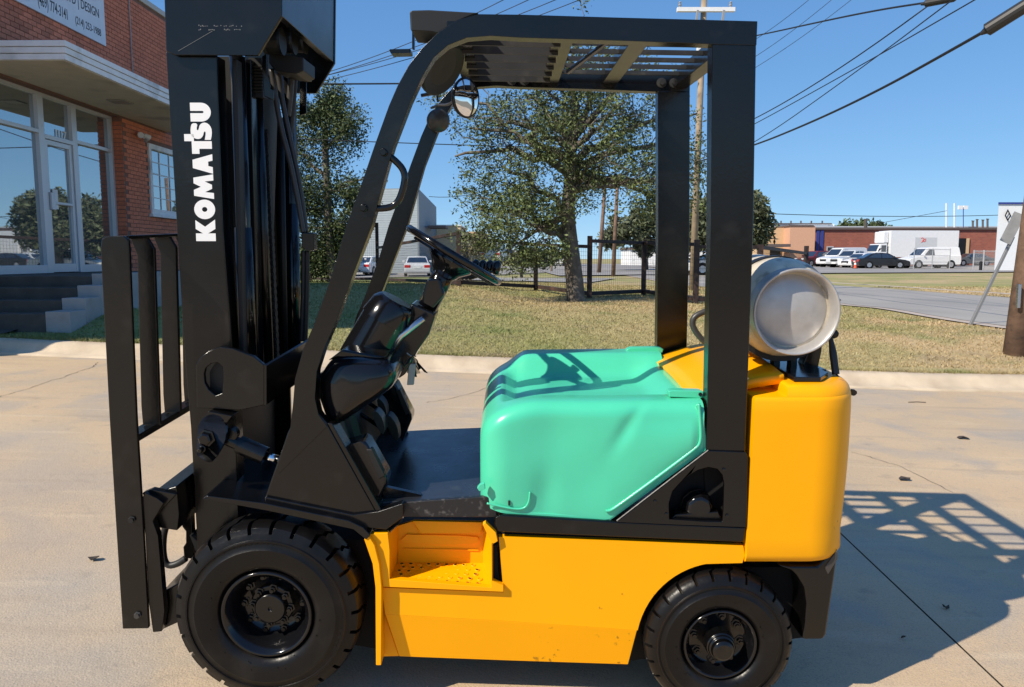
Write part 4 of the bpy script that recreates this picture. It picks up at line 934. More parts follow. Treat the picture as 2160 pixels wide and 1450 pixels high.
# --- triangular side plate with the intake opening
side_o = [(1300, 1102), (1492, 953), (1496, 951), (1573, 954), (1578, 962), (1576, 1113), (1440, 1108)]
hole = [(1412, 1096), (1411, 1062), (1420, 1036), (1446, 1008), (1472, 992), (1495, 986), (1514, 990), (1524, 1002), (1528, 1020), (1526, 1080), (1524, 1101), (1470, 1100)]
tpn = plate_hole('intake_panel', side_o, [hole], .055, .07, B, lift, .003)
pp('intake_box', [(1405, 980), (1535, 980), (1535, 1105), (1405, 1105)], .15, .17, M['dark'], tpn)
MB().lathe(P(1468, 1062, .13), -WD, [(0, .052), (.02, .052), (.03, .045), (.05, .042), (.055, .034), (.058, 0)], 10).build('intake_cap', M['gloss'], tpn, bevel=.004)
pp('intake_ledge', [(1414, 1096), (1425, 1086), (1515, 1080), (1524, 1099)], .074, .12, B, tpn)
for x, y in ((1527, 991), (1406, 1085), (1534, 1088), (1382, 1058)): MB().lathe(P(x, y, .055), -WD, [(0, .006), (.004, .006), (.005, .003)], 10, capb=True).build('panel_bolt', B, tpn)
MB().tube([P(1301, 1099, .056), P(1494, 950, .056)], .0028, 6).build('panel_edge', M['worn'], tpn)
pp('engine_bay', [(1480, 850), (1590, 850), (1585, 1110), (1490, 1110)], .14, .9, M['dark'], lift)
# --- rear yellow cover, counterweight
def stack(name, levels, m, parent, Y0=.05, Y1=.95, smooth=True):   # plan outlines with round rear corners, stacked upward
    rings = []
    for h, x0, x1, rc, ins in levels:
        a, b = Y0 + ins, Y1 - ins; pts = [(x0, a)]
        for t in np.linspace(-pi / 2, 0, 12): pts.append((x1 - rc + rc * cos(t), a + rc + rc * sin(t)))
        for t in np.linspace(0, pi / 2, 12): pts.append((x1 - rc + rc * cos(t), b - rc + rc * sin(t)))
        pts.append((x0, b)); rings.append([Vector((x, 0, 0)) + WD * y + WN * h for x, y in pts])
    n = len(rings[0]); v = [p for r in rings for p in r]
    f = [(i * n + j, i * n + (j + 1) % n, (i + 1) * n + (j + 1) % n, (i + 1) * n + j) for i in range(len(rings) - 1) for j in range(n)]
    f += [list(range(n))[::-1], [(len(rings) - 1) * n + j for j in range(n)]]
    o = make(name, v, f, m, parent, smooth=True)
    try: o.data.set_sharp_from_angle(angle=radians(42))
    except Exception: pass
    return o
def H(x, y, Y=.05): return WN.dot(P(x, y, Y))
cx0 = P(1584, 1000, .05).x; cxm = P(1786, 950, .18).x; cxt = P(1783, 850, .18).x; cxb = P(1766, 1160, .18).x
h0, h1, h2, h3 = H(1600, 1191), H(1600, 1150), H(1600, 850), H(1700, 816)
hst = H(1620, 840); cxs = P(1656, 840, .05).x
lv = [(h0, cx0, cxb - .045, .10, .022), (h0 + .008, cx0, cxb - .022, .12, .008), (h0 + .03, cx0, cxb, .14, 0)]
for t in np.linspace(.1, .92, 12):
  if h0 + .03 + (h3 - h0 - .03) * t < hst - .02: lv.append((h0 + .03 + (h3 - h0 - .03) * t, cx0, cxb + (cxm - cxb) * sin(min(1, t * 1.5) * pi / 2) + .004 * sin(pi * t), .16, 0))
lv += [(hst - .012, cx0, cxm, .16, 0), (hst - .003, cx0 + .003, cxm, .16, .004), (hst, cx0 + .01, cxm, .16, .008), (hst + .0005, cxs, cxm, .16, .008)]
for a in np.linspace(.15, pi / 2, 7): lv.append((max(hst + .003, h3 - .04 + .04 * sin(a)), cxs + .02 * (1 - cos(a)) + .01, cxm - .03 * (1 - cos(a)), .16, .008 + .04 * (1 - cos(a))))
cwt = stack('counterweight', lv, YL, lift, .05, .97)
# the raised shoulder is cut lower towards the front: a step block and the dark top tray
pp('counterweight_step', [(1600, 815), (1652, 815), (1663, 826), (1661, 845), (1600, 845)], .20, .8, YL, cwt)
tray = MB(); tcx = (P(1700, 800, .3).x); hh3 = h3 + .002
def tp_(x, y, h=0): return Vector((x, 0, 0)) + WD * y + WN * (h3 + h)
tray.prism([tp_(*q, .001) for q in [(cxs + .05, .115), (cxm - .13, .115), (cxm - .075, .19), (cxm - .075, .80), (cxs + .05, .84)]], WN * .016); tray.build('top_tray', M['gloss'], cwt, bevel=.003)
rc0 = P(1488, 868, .14); rc1 = P(1400, 742, .86)
hr = h3 + .005
xa, xb = hx1 - .02, cxs + .03
mb = MB(); nY = 14; nX = 8; vv = []
for i in range(nX):
    for j in range(nY):
        s, t = i / (nX - 1), j / (nY - 1); x = xa + (xb - xa) * s; y = .15 + .72 * t
        h = (WN.dot(P(1490, 846, .15)) - .004) * (1 - s) + (h3 + .004) * s + .018 * sin(pi * t) + .012 * sin(pi * s)
        vv.append(Vector((x, 0, 0)) + WD * y + WN * h)
ff = [(i * nY + j, i * nY + j + 1, (i + 1) * nY + j + 1, (i + 1) * nY + j) for i in range(nX - 1) for j in range(nY - 1)]
rcv = mb.add(vv, ff).build('rear_cover', YL, lift, smooth=True); md = rcv.modifiers.new('s', 'SOLIDIFY'); md.thickness = .25; md.offset = 0 
md.thickness = .03
pp('cover_latch', [(1575, 797), (1625, 797), (1638, 800), (1638, 812), (1600, 814), (1578, 820)], .19, .24, YL, rcv, .004)
pp('cover_side', [(1488, 850), (1600, 842), (1586, 1000), (1500, 1000)], .15, .165, YL, rcv)
MB().prism([P(x, y, .155) for x, y in [(1566, 800), (1579, 797), (1578, 806), (1567, 812)]], WD * .002).build('data_plate', M['steel'], rcv)
# black ballast under the counterweight, with its chamfer and wheel arch
ar = [(1640, 1194), (1725, 1194), (1767, 1152), (1768, 1170), (1762, 1215), (1744, 1340), (1738, 1349), (1690, 1349), (1697, 1310), (1700, 1275), (1694, 1240), (1680, 1215), (1664, 1203)]
pp('rear_ballast', ar, .085, .93, B, lift, .014, 4)
pp('chamfer_highlight', [(1740, 1197), (1767, 1160), (1767, 1180), (1747, 1213)], .082, .5, M['silverhose'], lift, .003)  # grey piece added on the chamfer: its highlight put into the colour
pp('wheel_well', [(1340, 1200), (1700, 1196), (1700, 1345), (1330, 1395)], .20, .80, M['dark'], lift)
MB().prism([P(x, y, .2) for x, y in [(400, 1130), (800, 1140), (800, 1370), (560, 1330), (420, 1180)]], WD * .6).build('axle_housing', M['dark'], lift)
# --- cradle, strap, hoses for the gas bottle
TC = P(1681, 659, .14); TR = .166
cr = MB(); bz = TC - WN * (TR + .004)
cr.prism([TC + WD * .12 + Vector((.99 * TR * cos(a), 0, 0)) * 1 + WN * (TR * sin(a) * .99) for a in np.linspace(-2.6, -.55, 12)] + [TC + WD * .12 + Vector((1.10 * TR * cos(a), 0, 0)) + WN * (1.10 * TR * sin(a)) for a in np.linspace(-.55, -2.6, 12)], WD * .05)
cr.prism([TC + WD * .38 + Vector((.99 * TR * cos(a), 0, 0)) * 1 + WN * (TR * sin(a) * .99) for a in np.linspace(-2.6, -.55, 12)] + [TC + WD * .38 + Vector((1.10 * TR * cos(a), 0, 0)) + WN * (1.10 * TR * sin(a)) for a in np.linspace(-.55, -2.6, 12)], WD * .05)
cradle = cr.build('tank_cradle', M['blackmat'], lift)
pp('cradle_arm', [(1703, 745), (1735, 718), (1734, 740), (1725, 782), (1700, 790), (1660, 790), (1620, 782), (1622, 774), (1690, 776)], .34, .39, B, cradle, .004)
pp('cradle_base', [(1590, 790), (1640, 776), (1745, 780), (1740, 797), (1640, 795)], .30, .70, M['gloss'], cradle, .004)
for x in (1632, 1668): pp('cradle_post', [(x, 745), (x + 14, 745), (x + 14, 780), (x, 780)], .32, .36, B, cradle)
MB().lathe(TC + WD * .20, WD, [(0, TR * 1.005), (0, TR * 1.03), (.045, TR * 1.03), (.045, TR * 1.005)], 48).build('tank_strap', M['blackmat'], cradle, smooth=False)
MB().lathe(P(1757, 704, .28), WD, [(-.015, .014), (0, .017), (.02, .017), (.03, .01)], 14, capa=True, capb=True).build('clamp_knob', M['blackmat'], cradle, smooth=True)
MB().tube([P(1752, 712, .26), P(1757, 745, .24), P(1763, 790, .22)], [.007, .013, .013], 8).build('strap_handle', M['hose'], cradle, bevel=.001)
MB().tube(arc([P(1763, 788, .22), P(1778, 808, .20), P(1795, 826, .19)], 1), .0032, 6).build('pull_cable', M['hose'], cradle)
MB().prism([P(x, y, .19) for x, y in chaik2([(1790, 826), (1800, 820), (1810, 828), (1803, 836), (1795, 834)], 1)], WD * .006).build('cable_tag', M['gloss'], cradle)
MB().tube(arc([P(x, y, .30) for x, y in [(1520, 648), (1485, 658), (1464, 668), (1459, 684), (1470, 705), (1488, 724), (1530, 745)]], 2), .0105, 10).build('gas_hose', M['silverhose'], lift, smooth=True)
pp('cradle_arm', [(1762, 624), (1776, 634), (1764, 638)], .5, .53, B, cradle)
# --- the gas bottle is lifted off by hand: a thing of its own
tank = thing('gas_bottle', 'scuffed aluminium gas bottle lying strapped on the yellow counterweight', 'gas bottle', TC - WN * TR)
body = [(.055, .118), (.058, .130), (.075, .148), (.10, .160), (.13, TR), (.44, TR), (.48, .155), (.52, .12), (.535, .05)]
MB().lathe(TC, WD, body, 64, capb=True).build('bottle_body', M['alu2'], tank, smooth=True)
MB().lathe(TC, WD, [(.085, .124), (.05, .126), (.012, .128), (.002, .132), (-.004, .137), (.0, .141), (.01, .139), (.03, .135), (.075, .140)], 64).build('foot_ring', M['alu'], tank, smooth=True)
MB().lathe(TC, WD, [(.06, .125), (.045, .10), (.035, .05), (.032, 0)], 56).build('bottle_end', M['alu'], tank, smooth=True)
MB().lathe(TC, WD, [(.52, .09), (.60, .09), (.60, .08), (.52, .08)], 32).build('valve_collar', M['alu'], tank, smooth=True)
# keys hanging from the column
kc = P(872, 768, .36); keys = thing('key_bunch', 'bunch of keys and tags hanging from the forklift column', 'keys', kc)
MB().tube(arc([P(858, 745, .36), P(866, 752, .36), P(878, 752, .36)], 1), .003, 6).build('key_ring', M['brass'], keys)
for i in range(9):
    a_ = -.7 + 1.4 * i / 8; t0 = P(868, 752, .36 + .004 * i); dr_ = Vector((sin(a_), .1, -cos(a_))); ln = .055 + .03 * random.random(); sdv = Vector((cos(a_ + i), sin(a_ + i) * .8, sin(a_) * .3)).normalized()
    mb = MB().obox(t0 + dr_ * (ln * .45), dr_ * (ln * .5), sdv * .0075, dr_.cross(sdv) * .0015); mb.lathe(t0 + dr_ * .02, dr_.cross(sdv), [(-.002, .012), (.002, .012)], 10, capa=True, capb=True)
    mb.build('key', M['brass'] if i % 3 == 0 else M['blackmat'], keys)
MB().obox(P(868, 790, .37), Vector((.004, 0, .038)), Vector((.012, .003, 0)), Vector((0, .005, 0))).build('key_fob', M['greylamp'], keys, bevel=.003)
# ------------------------------------------------------------------ trees
M['bark'] = mat('bark', (.12, .10, .08), .9, vary=.35, scale=8, bump=.5, bscale=22, dirt=(.26, .23, .19), dscale=7)
def leafmat(name, c, v=.6):
    m = mat(name, c, .6, isl=v); b = m.node_tree.nodes['Principled BSDF']; b.inputs['Specular IOR Level'].default_value = .35
    return m
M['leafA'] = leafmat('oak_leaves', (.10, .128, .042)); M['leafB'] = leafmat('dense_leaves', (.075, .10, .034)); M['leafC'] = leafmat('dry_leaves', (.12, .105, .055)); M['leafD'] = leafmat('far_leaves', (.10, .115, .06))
def limb_path(a, b, n=6, wob=.10):
    a, b = Vector(a), Vector(b); L_ = (b - a).length; out = [a]
    for i in range(1, n):
        t = i / n; p = a.lerp(b, t); p = p + Vector((random.gauss(0, 1), random.gauss(0, 1), random.gauss(0, .6))) * (wob * L_ * .5 * sin(pi * t)); p.z += .10 * L_ * sin(pi * t) * .5; out.append(p)
    return out + [b]
def leaves(name, cen, spread, n, size, m, parent, flat=.7):
    cen = np.array([tuple(c) for c in cen]); idx = RNG.integers(0, len(cen), n)
    sp = np.array(spread) if np.ndim(spread) else np.full(len(cen), spread)
    g = RNG.normal(0, 1, (n, 3)); g /= np.maximum(1, np.linalg.norm(g, axis=1, keepdims=True) / 1.7)
    c = cen[idx] + g * sp[idx][:, None] * np.array([1, 1, .8])
    s = size * RNG.uniform(.55, 1.35, n)[:, None]
    d1 = RNG.normal(0, 1, (n, 3)); d1 /= np.linalg.norm(d1, axis=1, keepdims=True)
    d2 = np.cross(d1, RNG.normal(0, 1, (n, 3))); d2 /= np.linalg.norm(d2, axis=1, keepdims=True)
    v = np.stack([c - d1 * s, c + d2 * s * .42, c + d1 * s, c - d2 * s * .42], 1)
    inv = np.array(rootmat(parent).inverted()); v = v @ inv[:3, :3].T + inv[:3, 3]
    return tri_cloud(name, v, m, parent)
def tree(name, label, base, trunk, limbs, clumps, nleaf, lsize, lm, r0, dep, group=None, twigs=5, tw=.9, bare=0, extra=None):
    """trunk: list of points; limbs: (fraction up the trunk, end point); clumps: (centre, radius, weight)"""
    t = thing(name, label, 'tree', Vector(base), group)
    mb = MB(); tr_ = arc(trunk, 2); k = len(tr_)
    mb.tube(tr_, [r0 * (1.35 if i == 0 else 1) * (1 - .45 * i / k) for i in range(k)], 12)
    ends = []
    for fr_, e in limbs:
        s = tr_[int(fr_ * (k - 1))]; p = limb_path(s, e, 7, .16); L_ = (Vector(e) - s).length; rb = r0 * .42 * min(1.0, L_ / 2.5 + .2)
        mb.tube(p, [rb * (1 - .85 * i / (len(p) - 1)) + .006 for i in range(len(p))], 7)
        for q in range(twigs):
            u_ = .3 + .7 * random.random(); i = int(u_ * (len(p) - 1)); s2 = p[i]
            dirv = (p[min(i + 1, len(p) - 1)] - p[max(0, i - 1)]).normalized() * .7 + Vector((random.gauss(0, .7), random.gauss(0, .7), random.gauss(.1, .6)))
            e2 = s2 + dirv.normalized() * tw * random.uniform(.4, 1.1); p2 = limb_path(s2, e2, 4, .2); mb.tube(p2, [.016 * (1 - .7 * i_ / 4) * dep / 16 for i_ in range(5)], 4); ends.append(e2)
            for _ in range(3):
                s3 = p2[random.choice([2, 3, 4])]; e3 = s3 + (dirv.normalized() + Vector((random.gauss(0, 1), random.gauss(0, 1), random.gauss(0, 1)))).normalized() * tw * random.uniform(.2, .55)
                mb.tube(limb_path(s3, e3, 3, .2), [.007 * dep / 16, .006 * dep / 16, .004 * dep / 16, .003 * dep / 16], 3); ends.append(e3)
    mb.build('trunk', M['bark'], t, smooth=True)
    cen = []; sp = []
    for c, r, wgt in clumps:
        for _ in range(max(1, int(wgt * 26))):
            d = Vector((random.gauss(0, 1), random.gauss(0, 1), random.gauss(0, 1))); d = d.normalized() * random.random() ** .45
            cen.append(Vector(c) + Vector((d.x * r[0], d.y * r[1], d.z * r[2]))); sp.append(min(r) * random.uniform(.14, .34))
    for e in ends: cen.append(e); sp.append(.14 * dep / 16)
    leaves('crown', cen, sp, nleaf, lsize, lm, t)
    return t
def PD(x, y, dep): return D(x, y, dep)
def cl(x, y, rx, ry, dep, wgt, rd=None): s = dep / FPX; return (PD(x, y, dep), (rx * s, (rd or rx) * s, ry * s), wgt)
d0 = depth(G(1215, 635)); gb = G(1215, 635)
lm = [(.95, PD(1090, 260, d0 - .5)), (.85, PD(1005, 215, d0 + .3)), (.98, PD(1150, 165, d0)), (1, PD(1225, 60, d0 + .6)), (.9, PD(1320, 215, d0 - .4)), (.8, PD(1420, 300, d0 + .4)), (.7, PD(1350, 385, d0 - .8)), (.6, PD(1060, 350, d0 - .6)),
      (.5, PD(1000, 440, d0 - .3)), (.45, PD(1110, 470, d0 - 1.0)), (.75, PD(1400, 420, d0 + .6)), (.95, PD(1290, 130, d0 + .5)), (.9, PD(1180, 300, d0 - 1.0)), (.6, PD(1080, 520, d0 - .5)), (.85, PD(1470, 240, d0 + .8)), (.7, PD(1480, 380, d0 + .2))]
clm = [cl(1050, 480, 85, 60, d0 - .4, 2.2), cl(1120, 440, 90, 60, d0 - .6, 2.4), cl(1130, 530, 75, 30, d0 - .3, 1.2), cl(1010, 410, 60, 45, d0, 1.0), cl(1250, 330, 160, 90, d0, 1.6), cl(1050, 270, 80, 60, d0, .5), cl(1400, 350, 80, 100, d0 + .3, 1.0), cl(1290, 210, 130, 60, d0, .8), cl(1180, 400, 110, 70, d0 + .4, 1.4), cl(1320, 440, 80, 40, d0 - .3, .5), cl(1220, 120, 80, 60, d0 + .5, .4), cl(1470, 400, 50, 110, d0 + .6, .9), cl(1080, 400, 80, 50, d0, 1.2)]
tree('lawn_tree', 'sparse tree with a pale leaning trunk on the lawn in front of the mesh fence', gb, [gb - Vector((0, 0, .1)), PD(1212, 590, d0), PD(1203, 520, d0), PD(1196, 450, d0), PD(1205, 380, d0), PD(1203, 300, d0)], lm + [(.9, PD(960, 330, d0 + .2)), (.95, PD(1110, 200, d0 + .4)), (1, PD(1350, 150, d0 + .2)), (.8, PD(990, 270, d0 - .3)), (.85, PD(1260, 250, d0 - .6)), (.7, PD(1300, 320, d0 - .9))], clm, 40000, .038, M['leafA'], .21, d0, twigs=9, tw=1.0)
# shaded tree beside the office, behind the mast
gb2 = G(700, 596); d2 = depth(gb2)
lm2 = [(.9, PD(650, 230, d2)), (.8, PD(740, 260, d2 - .5)), (.95, PD(690, 200, d2)), (.6, PD(760, 380, d2 - .3)), (.5, PD(620, 400, d2)), (.7, PD(600, 300, d2 + .5)), (1, PD(710, 190, d2 + .4)), (.4, PD(740, 480, d2))]
clm2 = [cl(665, 270, 60, 60, d2, 1.6), cl(720, 290, 45, 70, d2, 1.0), cl(650, 400, 90, 100, d2 + .3, 4.0), cl(700, 480, 60, 90, d2 + .5, 2.6), cl(620, 500, 80, 80, d2, 2.4), cl(735, 430, 26, 50, d2 - .3, .5), cl(550, 350, 100, 150, d2 + .6, 2), cl(690, 215, 40, 30, d2, .5), cl(690, 540, 55, 50, d2 + .3, 3), cl(640, 560, 60, 40, d2 + .2, 2.5), cl(725, 500, 30, 60, d2 + .3, 1.4)]
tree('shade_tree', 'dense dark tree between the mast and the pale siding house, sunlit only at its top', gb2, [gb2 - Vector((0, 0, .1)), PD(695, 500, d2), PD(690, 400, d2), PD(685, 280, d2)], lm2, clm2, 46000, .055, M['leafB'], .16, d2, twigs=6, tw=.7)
# rounded evergreen behind the rear post and others farther off
def far_tree(label, px, ybase, dep, clumps, n, size, m, r0, group='trees beyond the street'):
    b = PD(px, ybase, dep); b.z = ground(b.x, b.y)
    top = min(c[1] for c in clumps); lim = [(.8, PD(c[0], c[1], dep)) for c in clumps]
    return tree('tree', label, b, [b - Vector((0, 0, .2)), PD(px, (ybase + top) / 2 + 20, dep), PD(px, top + 25, dep)], lim, [cl(x, y, rx, ry, dep, wgt) for x, y, rx, ry, wgt in clumps], n, size, m, r0, dep, group, twigs=2, tw=1.4)
far_tree('dark round evergreen rising just behind the rear post and gas bottle', 1540, 575, 46, [(1560, 450, 62, 48, 4), (1530, 490, 60, 50, 3), (1590, 480, 38, 45, 2), (1490, 470, 50, 60, 2.5), (1450, 490, 40, 50, 2)], 16000, .17, M['leafD'], .3)
far_tree('hazy grey green trees across the street, left of the wooden pole', 1440, 565, 60, [(1330, 480, 50, 32, 2), (1390, 470, 45, 42, 2.5), (1430, 500, 40, 40, 2), (1290, 500, 26, 24, 1)], 9000, .20, M['leafD'], .3)
far_tree('small rusty bush tree by the tan building', 1016, 548, 52, [(1015, 515, 20, 22, 1.5), (1000, 525, 14, 12, .6)], 1800, .13, M['leafC'], .1)
far_tree('low dark bushes under the lawn tree, beyond the fence', 1100, 560, 40, [(1120, 545, 46, 20, 2), (1170, 540, 26, 16, 1)], 3500, .12, M['leafB'], .1)
far_tree('small round tree left of the thick rear post, across the street', 1365, 560, 62, [(1360, 520, 24, 22, 1.6)], 1800, .17, M['leafD'], .12)
far_tree('wooded top showing over the long brick roof', 1820, 500, 150, [(1790, 482, 30, 9, 1), (1830, 480, 36, 10, 1.4), (1870, 484, 24, 7, .8)], 4200, .42, M['leafB'], .3)
# young tree by the pavement wall, right behind the mast hoses, is part of the shaded crown

# ------------------------------------------------------------------ steel frame fence with wire mesh
M['rust'] = mat('brown_steel', (.035, .020, .016), .65, vary=.25, dirt=(.10, .045, .03), dscale=3)
M['wire'] = mat('mesh_wire', (.03, .028, .026), .6)
posts = [(655, 478, 593), (797, 470, 594), (968, 487, 604), (1130, 512, 612), (1243, 498, 628), (1357, 508, 622), (1467, 506, 640), (1600, 516, 640), (1697, 519, 622)]
fpt = []
for x, yt, yb in posts:
    b = G(x, yb); fpt.append((b, upz(b, yt)))
fence = thing('mesh_fence', 'brown steel frame fence with square wire mesh across the lawn', 'fence', fpt[3][0])
def bar_between(a, b, hw, nm, par, m): 
    a, b = Vector(a), Vector(b); ax = (b - a); L_ = ax.length; ax.normalize(); s = ax.cross(Vector((0, 0, 1))); s = s.normalized() if s.length > .1 else Vector((1, 0, 0)); u_ = s.cross(ax)
    return MB().obox((a + b) / 2, ax * (L_ / 2), s * hw, u_ * hw).build(nm, m, par, bevel=.004)
for i, (b, zt) in enumerate(fpt):
    bar_between(b - Vector((0, 0, .2)), Vector((b.x, b.y, zt)), .054, 'fence_post', fence, M['rust'])
for i in range(len(fpt) - 1):
    (a, za_), (b, zb_) = fpt[i], fpt[i + 1]; up_ = Vector((0, 0, 1)); dirv = (b - a).normalized() * .046
    zz = min(za_ - a.z, zb_ - b.z) - .06
    bar_between(a + dirv + up_ * zz, b - dirv + up_ * zz, .038, 'fence_rail', fence, M['rust'])
    bar_between(a + dirv + up_ * .09, b - dirv + up_ * .09, .044, 'fence_rail', fence, M['rust'])
    mb = MB(); L_ = (b - a).length; nv = int(L_ / .085)
    for k in range(1, nv): p = a.lerp(b, k / nv); mb.tube([p + up_ * .13, p + up_ * (zz - .03)], .0028, 3, cap=False)
    nh_ = int(zz / .1)
    for k in range(1, nh_): mb.tube([a + up_ * (.13 + (zz - .16) * k / nh_), b + up_ * (.13 + (zz - .16) * k / nh_)], .0025, 3, cap=False)
    mb.build('wire_mesh', M['wire'], fence)

# ------------------------------------------------------------------ poles, leaning sign, wires
M['wood'] = mat('pole_wood', (.33, .255, .175), .85, vary=.25, scale=3, bump=.4, bscale=14, dirt=(.14, .105, .08), dscale=5)
M['wooddark'] = mat('old_pole_wood', (.17, .105, .072), .9, vary=.35, scale=5, bump=.6, bscale=18, dirt=(.07, .05, .04), dscale=9)
def pole(label, base, top, r0, r1, m, name='utility_pole', group=None):
    t = thing(name, label, 'pole', base, group); MB().tube([base - Vector((0, 0, .3)), base.lerp(top, .5), top], [r0, (r0 + r1) / 2, r1], 14).build('shaft', m, t, smooth=True); return t
pb = G(1460, 613); dp = depth(pb); ptop = PD(1487, -40, dp)
wp = pole('tall pale wooden utility pole with a white crossarm behind the overhead guard', pb, ptop, .105, .085, M['wood'])
ca, cb = PD(1428, 21, dp - .12), PD(1550, 21, dp - .12); bar_between(ca, cb, .06, 'crossarm', wp, M['white'])
for x in (1434, 1541): MB().lathe(PD(x, 14, dp - .12), (0, 0, 1), [(-.05, .02), (.0, .03), (.02, .05), (.05, .05), (.07, .03), (.11, .045), (.14, .02)], 12, capa=True, capb=True).build('insulator', M['greylamp'], wp)
for x in (1472, 1527): bar_between(PD(x, 22, dp - .2), PD(x - 3, 45, dp - .2), .035, 'cutout', wp, M['greylamp'])
bar_between(PD(1476, 100, dp - .11), PD(1475, 118, dp - .11), .08, 'pole_band', wp, M['white'])
for (x, yb, xt, yt, lab) in ((1263, 577, 1277, 380, 'thin brown pole left of its twin, seen past the tree trunk'), (1293, 583, 1303, 375, 'thin brown pole right of its twin, seen past the tree trunk')):
    b = G(x, yb); dd = depth(b); pole(lab, b, PD(xt, yt, dd), .11 * dd / 40, .085 * dd / 40, M['wooddark'], group='thin poles along the street')
b = G(1163, 574); pole('short pale post standing left of the leaning tree trunk', b, PD(1165, 515, depth(b)), .09, .08, M['wood'], name='post')
rb = G(2141, 746); dr_ = depth(rb); rpole = pole('thick brown wooden utility pole leaning beside the bent sign post', rb, PD(2262, -120, dr_), .155, .12, M['wooddark'])
bar_between(PD(2147, 650, dr_ - .15), PD(2150, 600, dr_ - .15), .02, 'pole_plate', rpole, M['steel'])
sb_ = G(2042, 685); ds = depth(sb_); stp = PD(2150, 440, ds)
sgn = thing('leaning_sign', 'leaning road sign seen from behind on a bent steel post', 'sign', sb_)
bar_between(sb_ - Vector((0, 0, .1)), PD(2137, 500, ds), .022, 'sign_post', sgn, mat('post_steel', (.24, .24, .24), .5, .3))
q = [PD(2109, 507, ds - .04), PD(2131, 517, ds - .04), PD(2163, 455, ds - .04), PD(2140, 446, ds - .04)]
MB().prism(q, Vector((.01, .02, 0))).build('sign_plate', mat('sign_back', (.42, .40, .37), .5, .4, vary=.15), sgn)
M['cable'] = mat('cable', (.012, .012, .014), .6)
def wire(label, pts, r, name='overhead_wire', sag=0.0):
    p = [PD(*q) for q in pts]
    if len(p) == 2 and sag: p = [p[0].lerp(p[1], t) - Vector((0, 0, sag * 4 * t * (1 - t))) for t in np.linspace(0, 1, 17)]
    elif len(p) > 2: p = arc(p, 3)
    return tag(MB().tube(p, r, 6).build(name, M['cable'], None, smooth=True), label, 'wire', 'overhead wires')
wire('thickest black cable, rising from the rear post to the splice case on the right', [(1470, 342, dp - .1), (1588, 309, 20), (1720, 255, 15.5), (1860, 188, 12.5), (2000, 110, 10.2), (2088, 60, 9.2)], .020)
wire('black cable meeting the rear end of the guard roof, from the small splice case', [(1480, 98, dp - .1), (1600, 75, 20), (1750, 42, 16), (1860, 20, 14), (1960, 5, 12.5)], .016)
wire('straight black wire between the thick cable and the roof cable', [(1475, 300, dp - .1), (1956, 14, 13)], .012, sag=.25)
wire('upper of the two crossing wires at the rear post', [(1480, 318, dp - .1), (1588, 265, 20), (1840, 125, 15), (2070, -8, 11)], .010)
wire('lower of the two crossing wires at the rear post', [(1480, 352, dp - .1), (1588, 307, 20), (1830, 135, 15), (2020, -8, 11)], .010)
for lab, a, b in (('faint thin line highest at the right of the guard', (1490, 138, 30), (1712, -5, 26)), ('faint thin line in the middle of three at the right of the guard', (1490, 178, 30), (1760, -5, 26)), ('faint thin line lowest of three at the right of the guard', (1490, 200, 30), (1803, -6, 26))): wire(lab, [a, b], .009, sag=.2)
for i, (a, b, lab) in enumerate((((560, 187, 30), (1072, -5, 26), 'topmost wire of the fan left of the guard'), ((560, 190, 30), (1128, -6, 26), 'second wire of the fan left of the guard'), ((560, 186, 30), (1184, -5, 26), 'third wire of the fan left of the guard'), ((560, 196, 30), (1238, -6, 26), 'lowest wire of the fan left of the guard'))): wire(lab, [a, b], .0125, sag=.3)
wire('level black cable behind the head of the mast', [(560, 178, 22), (1470, 170, dp - .1)], .022, sag=.02)
wire('level wire crossing behind the front pillars', [(560, 290, 24), (1475, 318, dp - .1)], .014, sag=.05)
wire('drop wire running down to the pale siding house', [(1480, 130, dp), (905, 415, 44)], .016, sag=1.2)
wire('far horizontal wire above the long brick roof', [(1480, 445, 60), (2300, 445, 80)], .028, sag=.5)
wire('far short wire reaching the roof antenna', [(1840, 474, 88), (1997, 445, 88)], .025)
for lab, a, b, r, dep_ in (('large black splice case on the thick cable', (2078, 66), (2180, 2), .075, 9.2), ('small black splice case on the roof cable', (1950, 8), (2012, -4), .06, 12.5)):
    A, B_ = PD(a[0], a[1], dep_), PD(b[0], b[1], dep_ - .3); mb = MB().lathe(A, B_ - A, [(-.05, .02), (0, r * .5), (.02, r), ((B_ - A).length, r), ((B_ - A).length + .05, r * .5)], 14, capa=True, capb=True)
    tag(mb.build('splice_case', M['hose'], None), lab, 'splice case', 'splice cases on the cables')

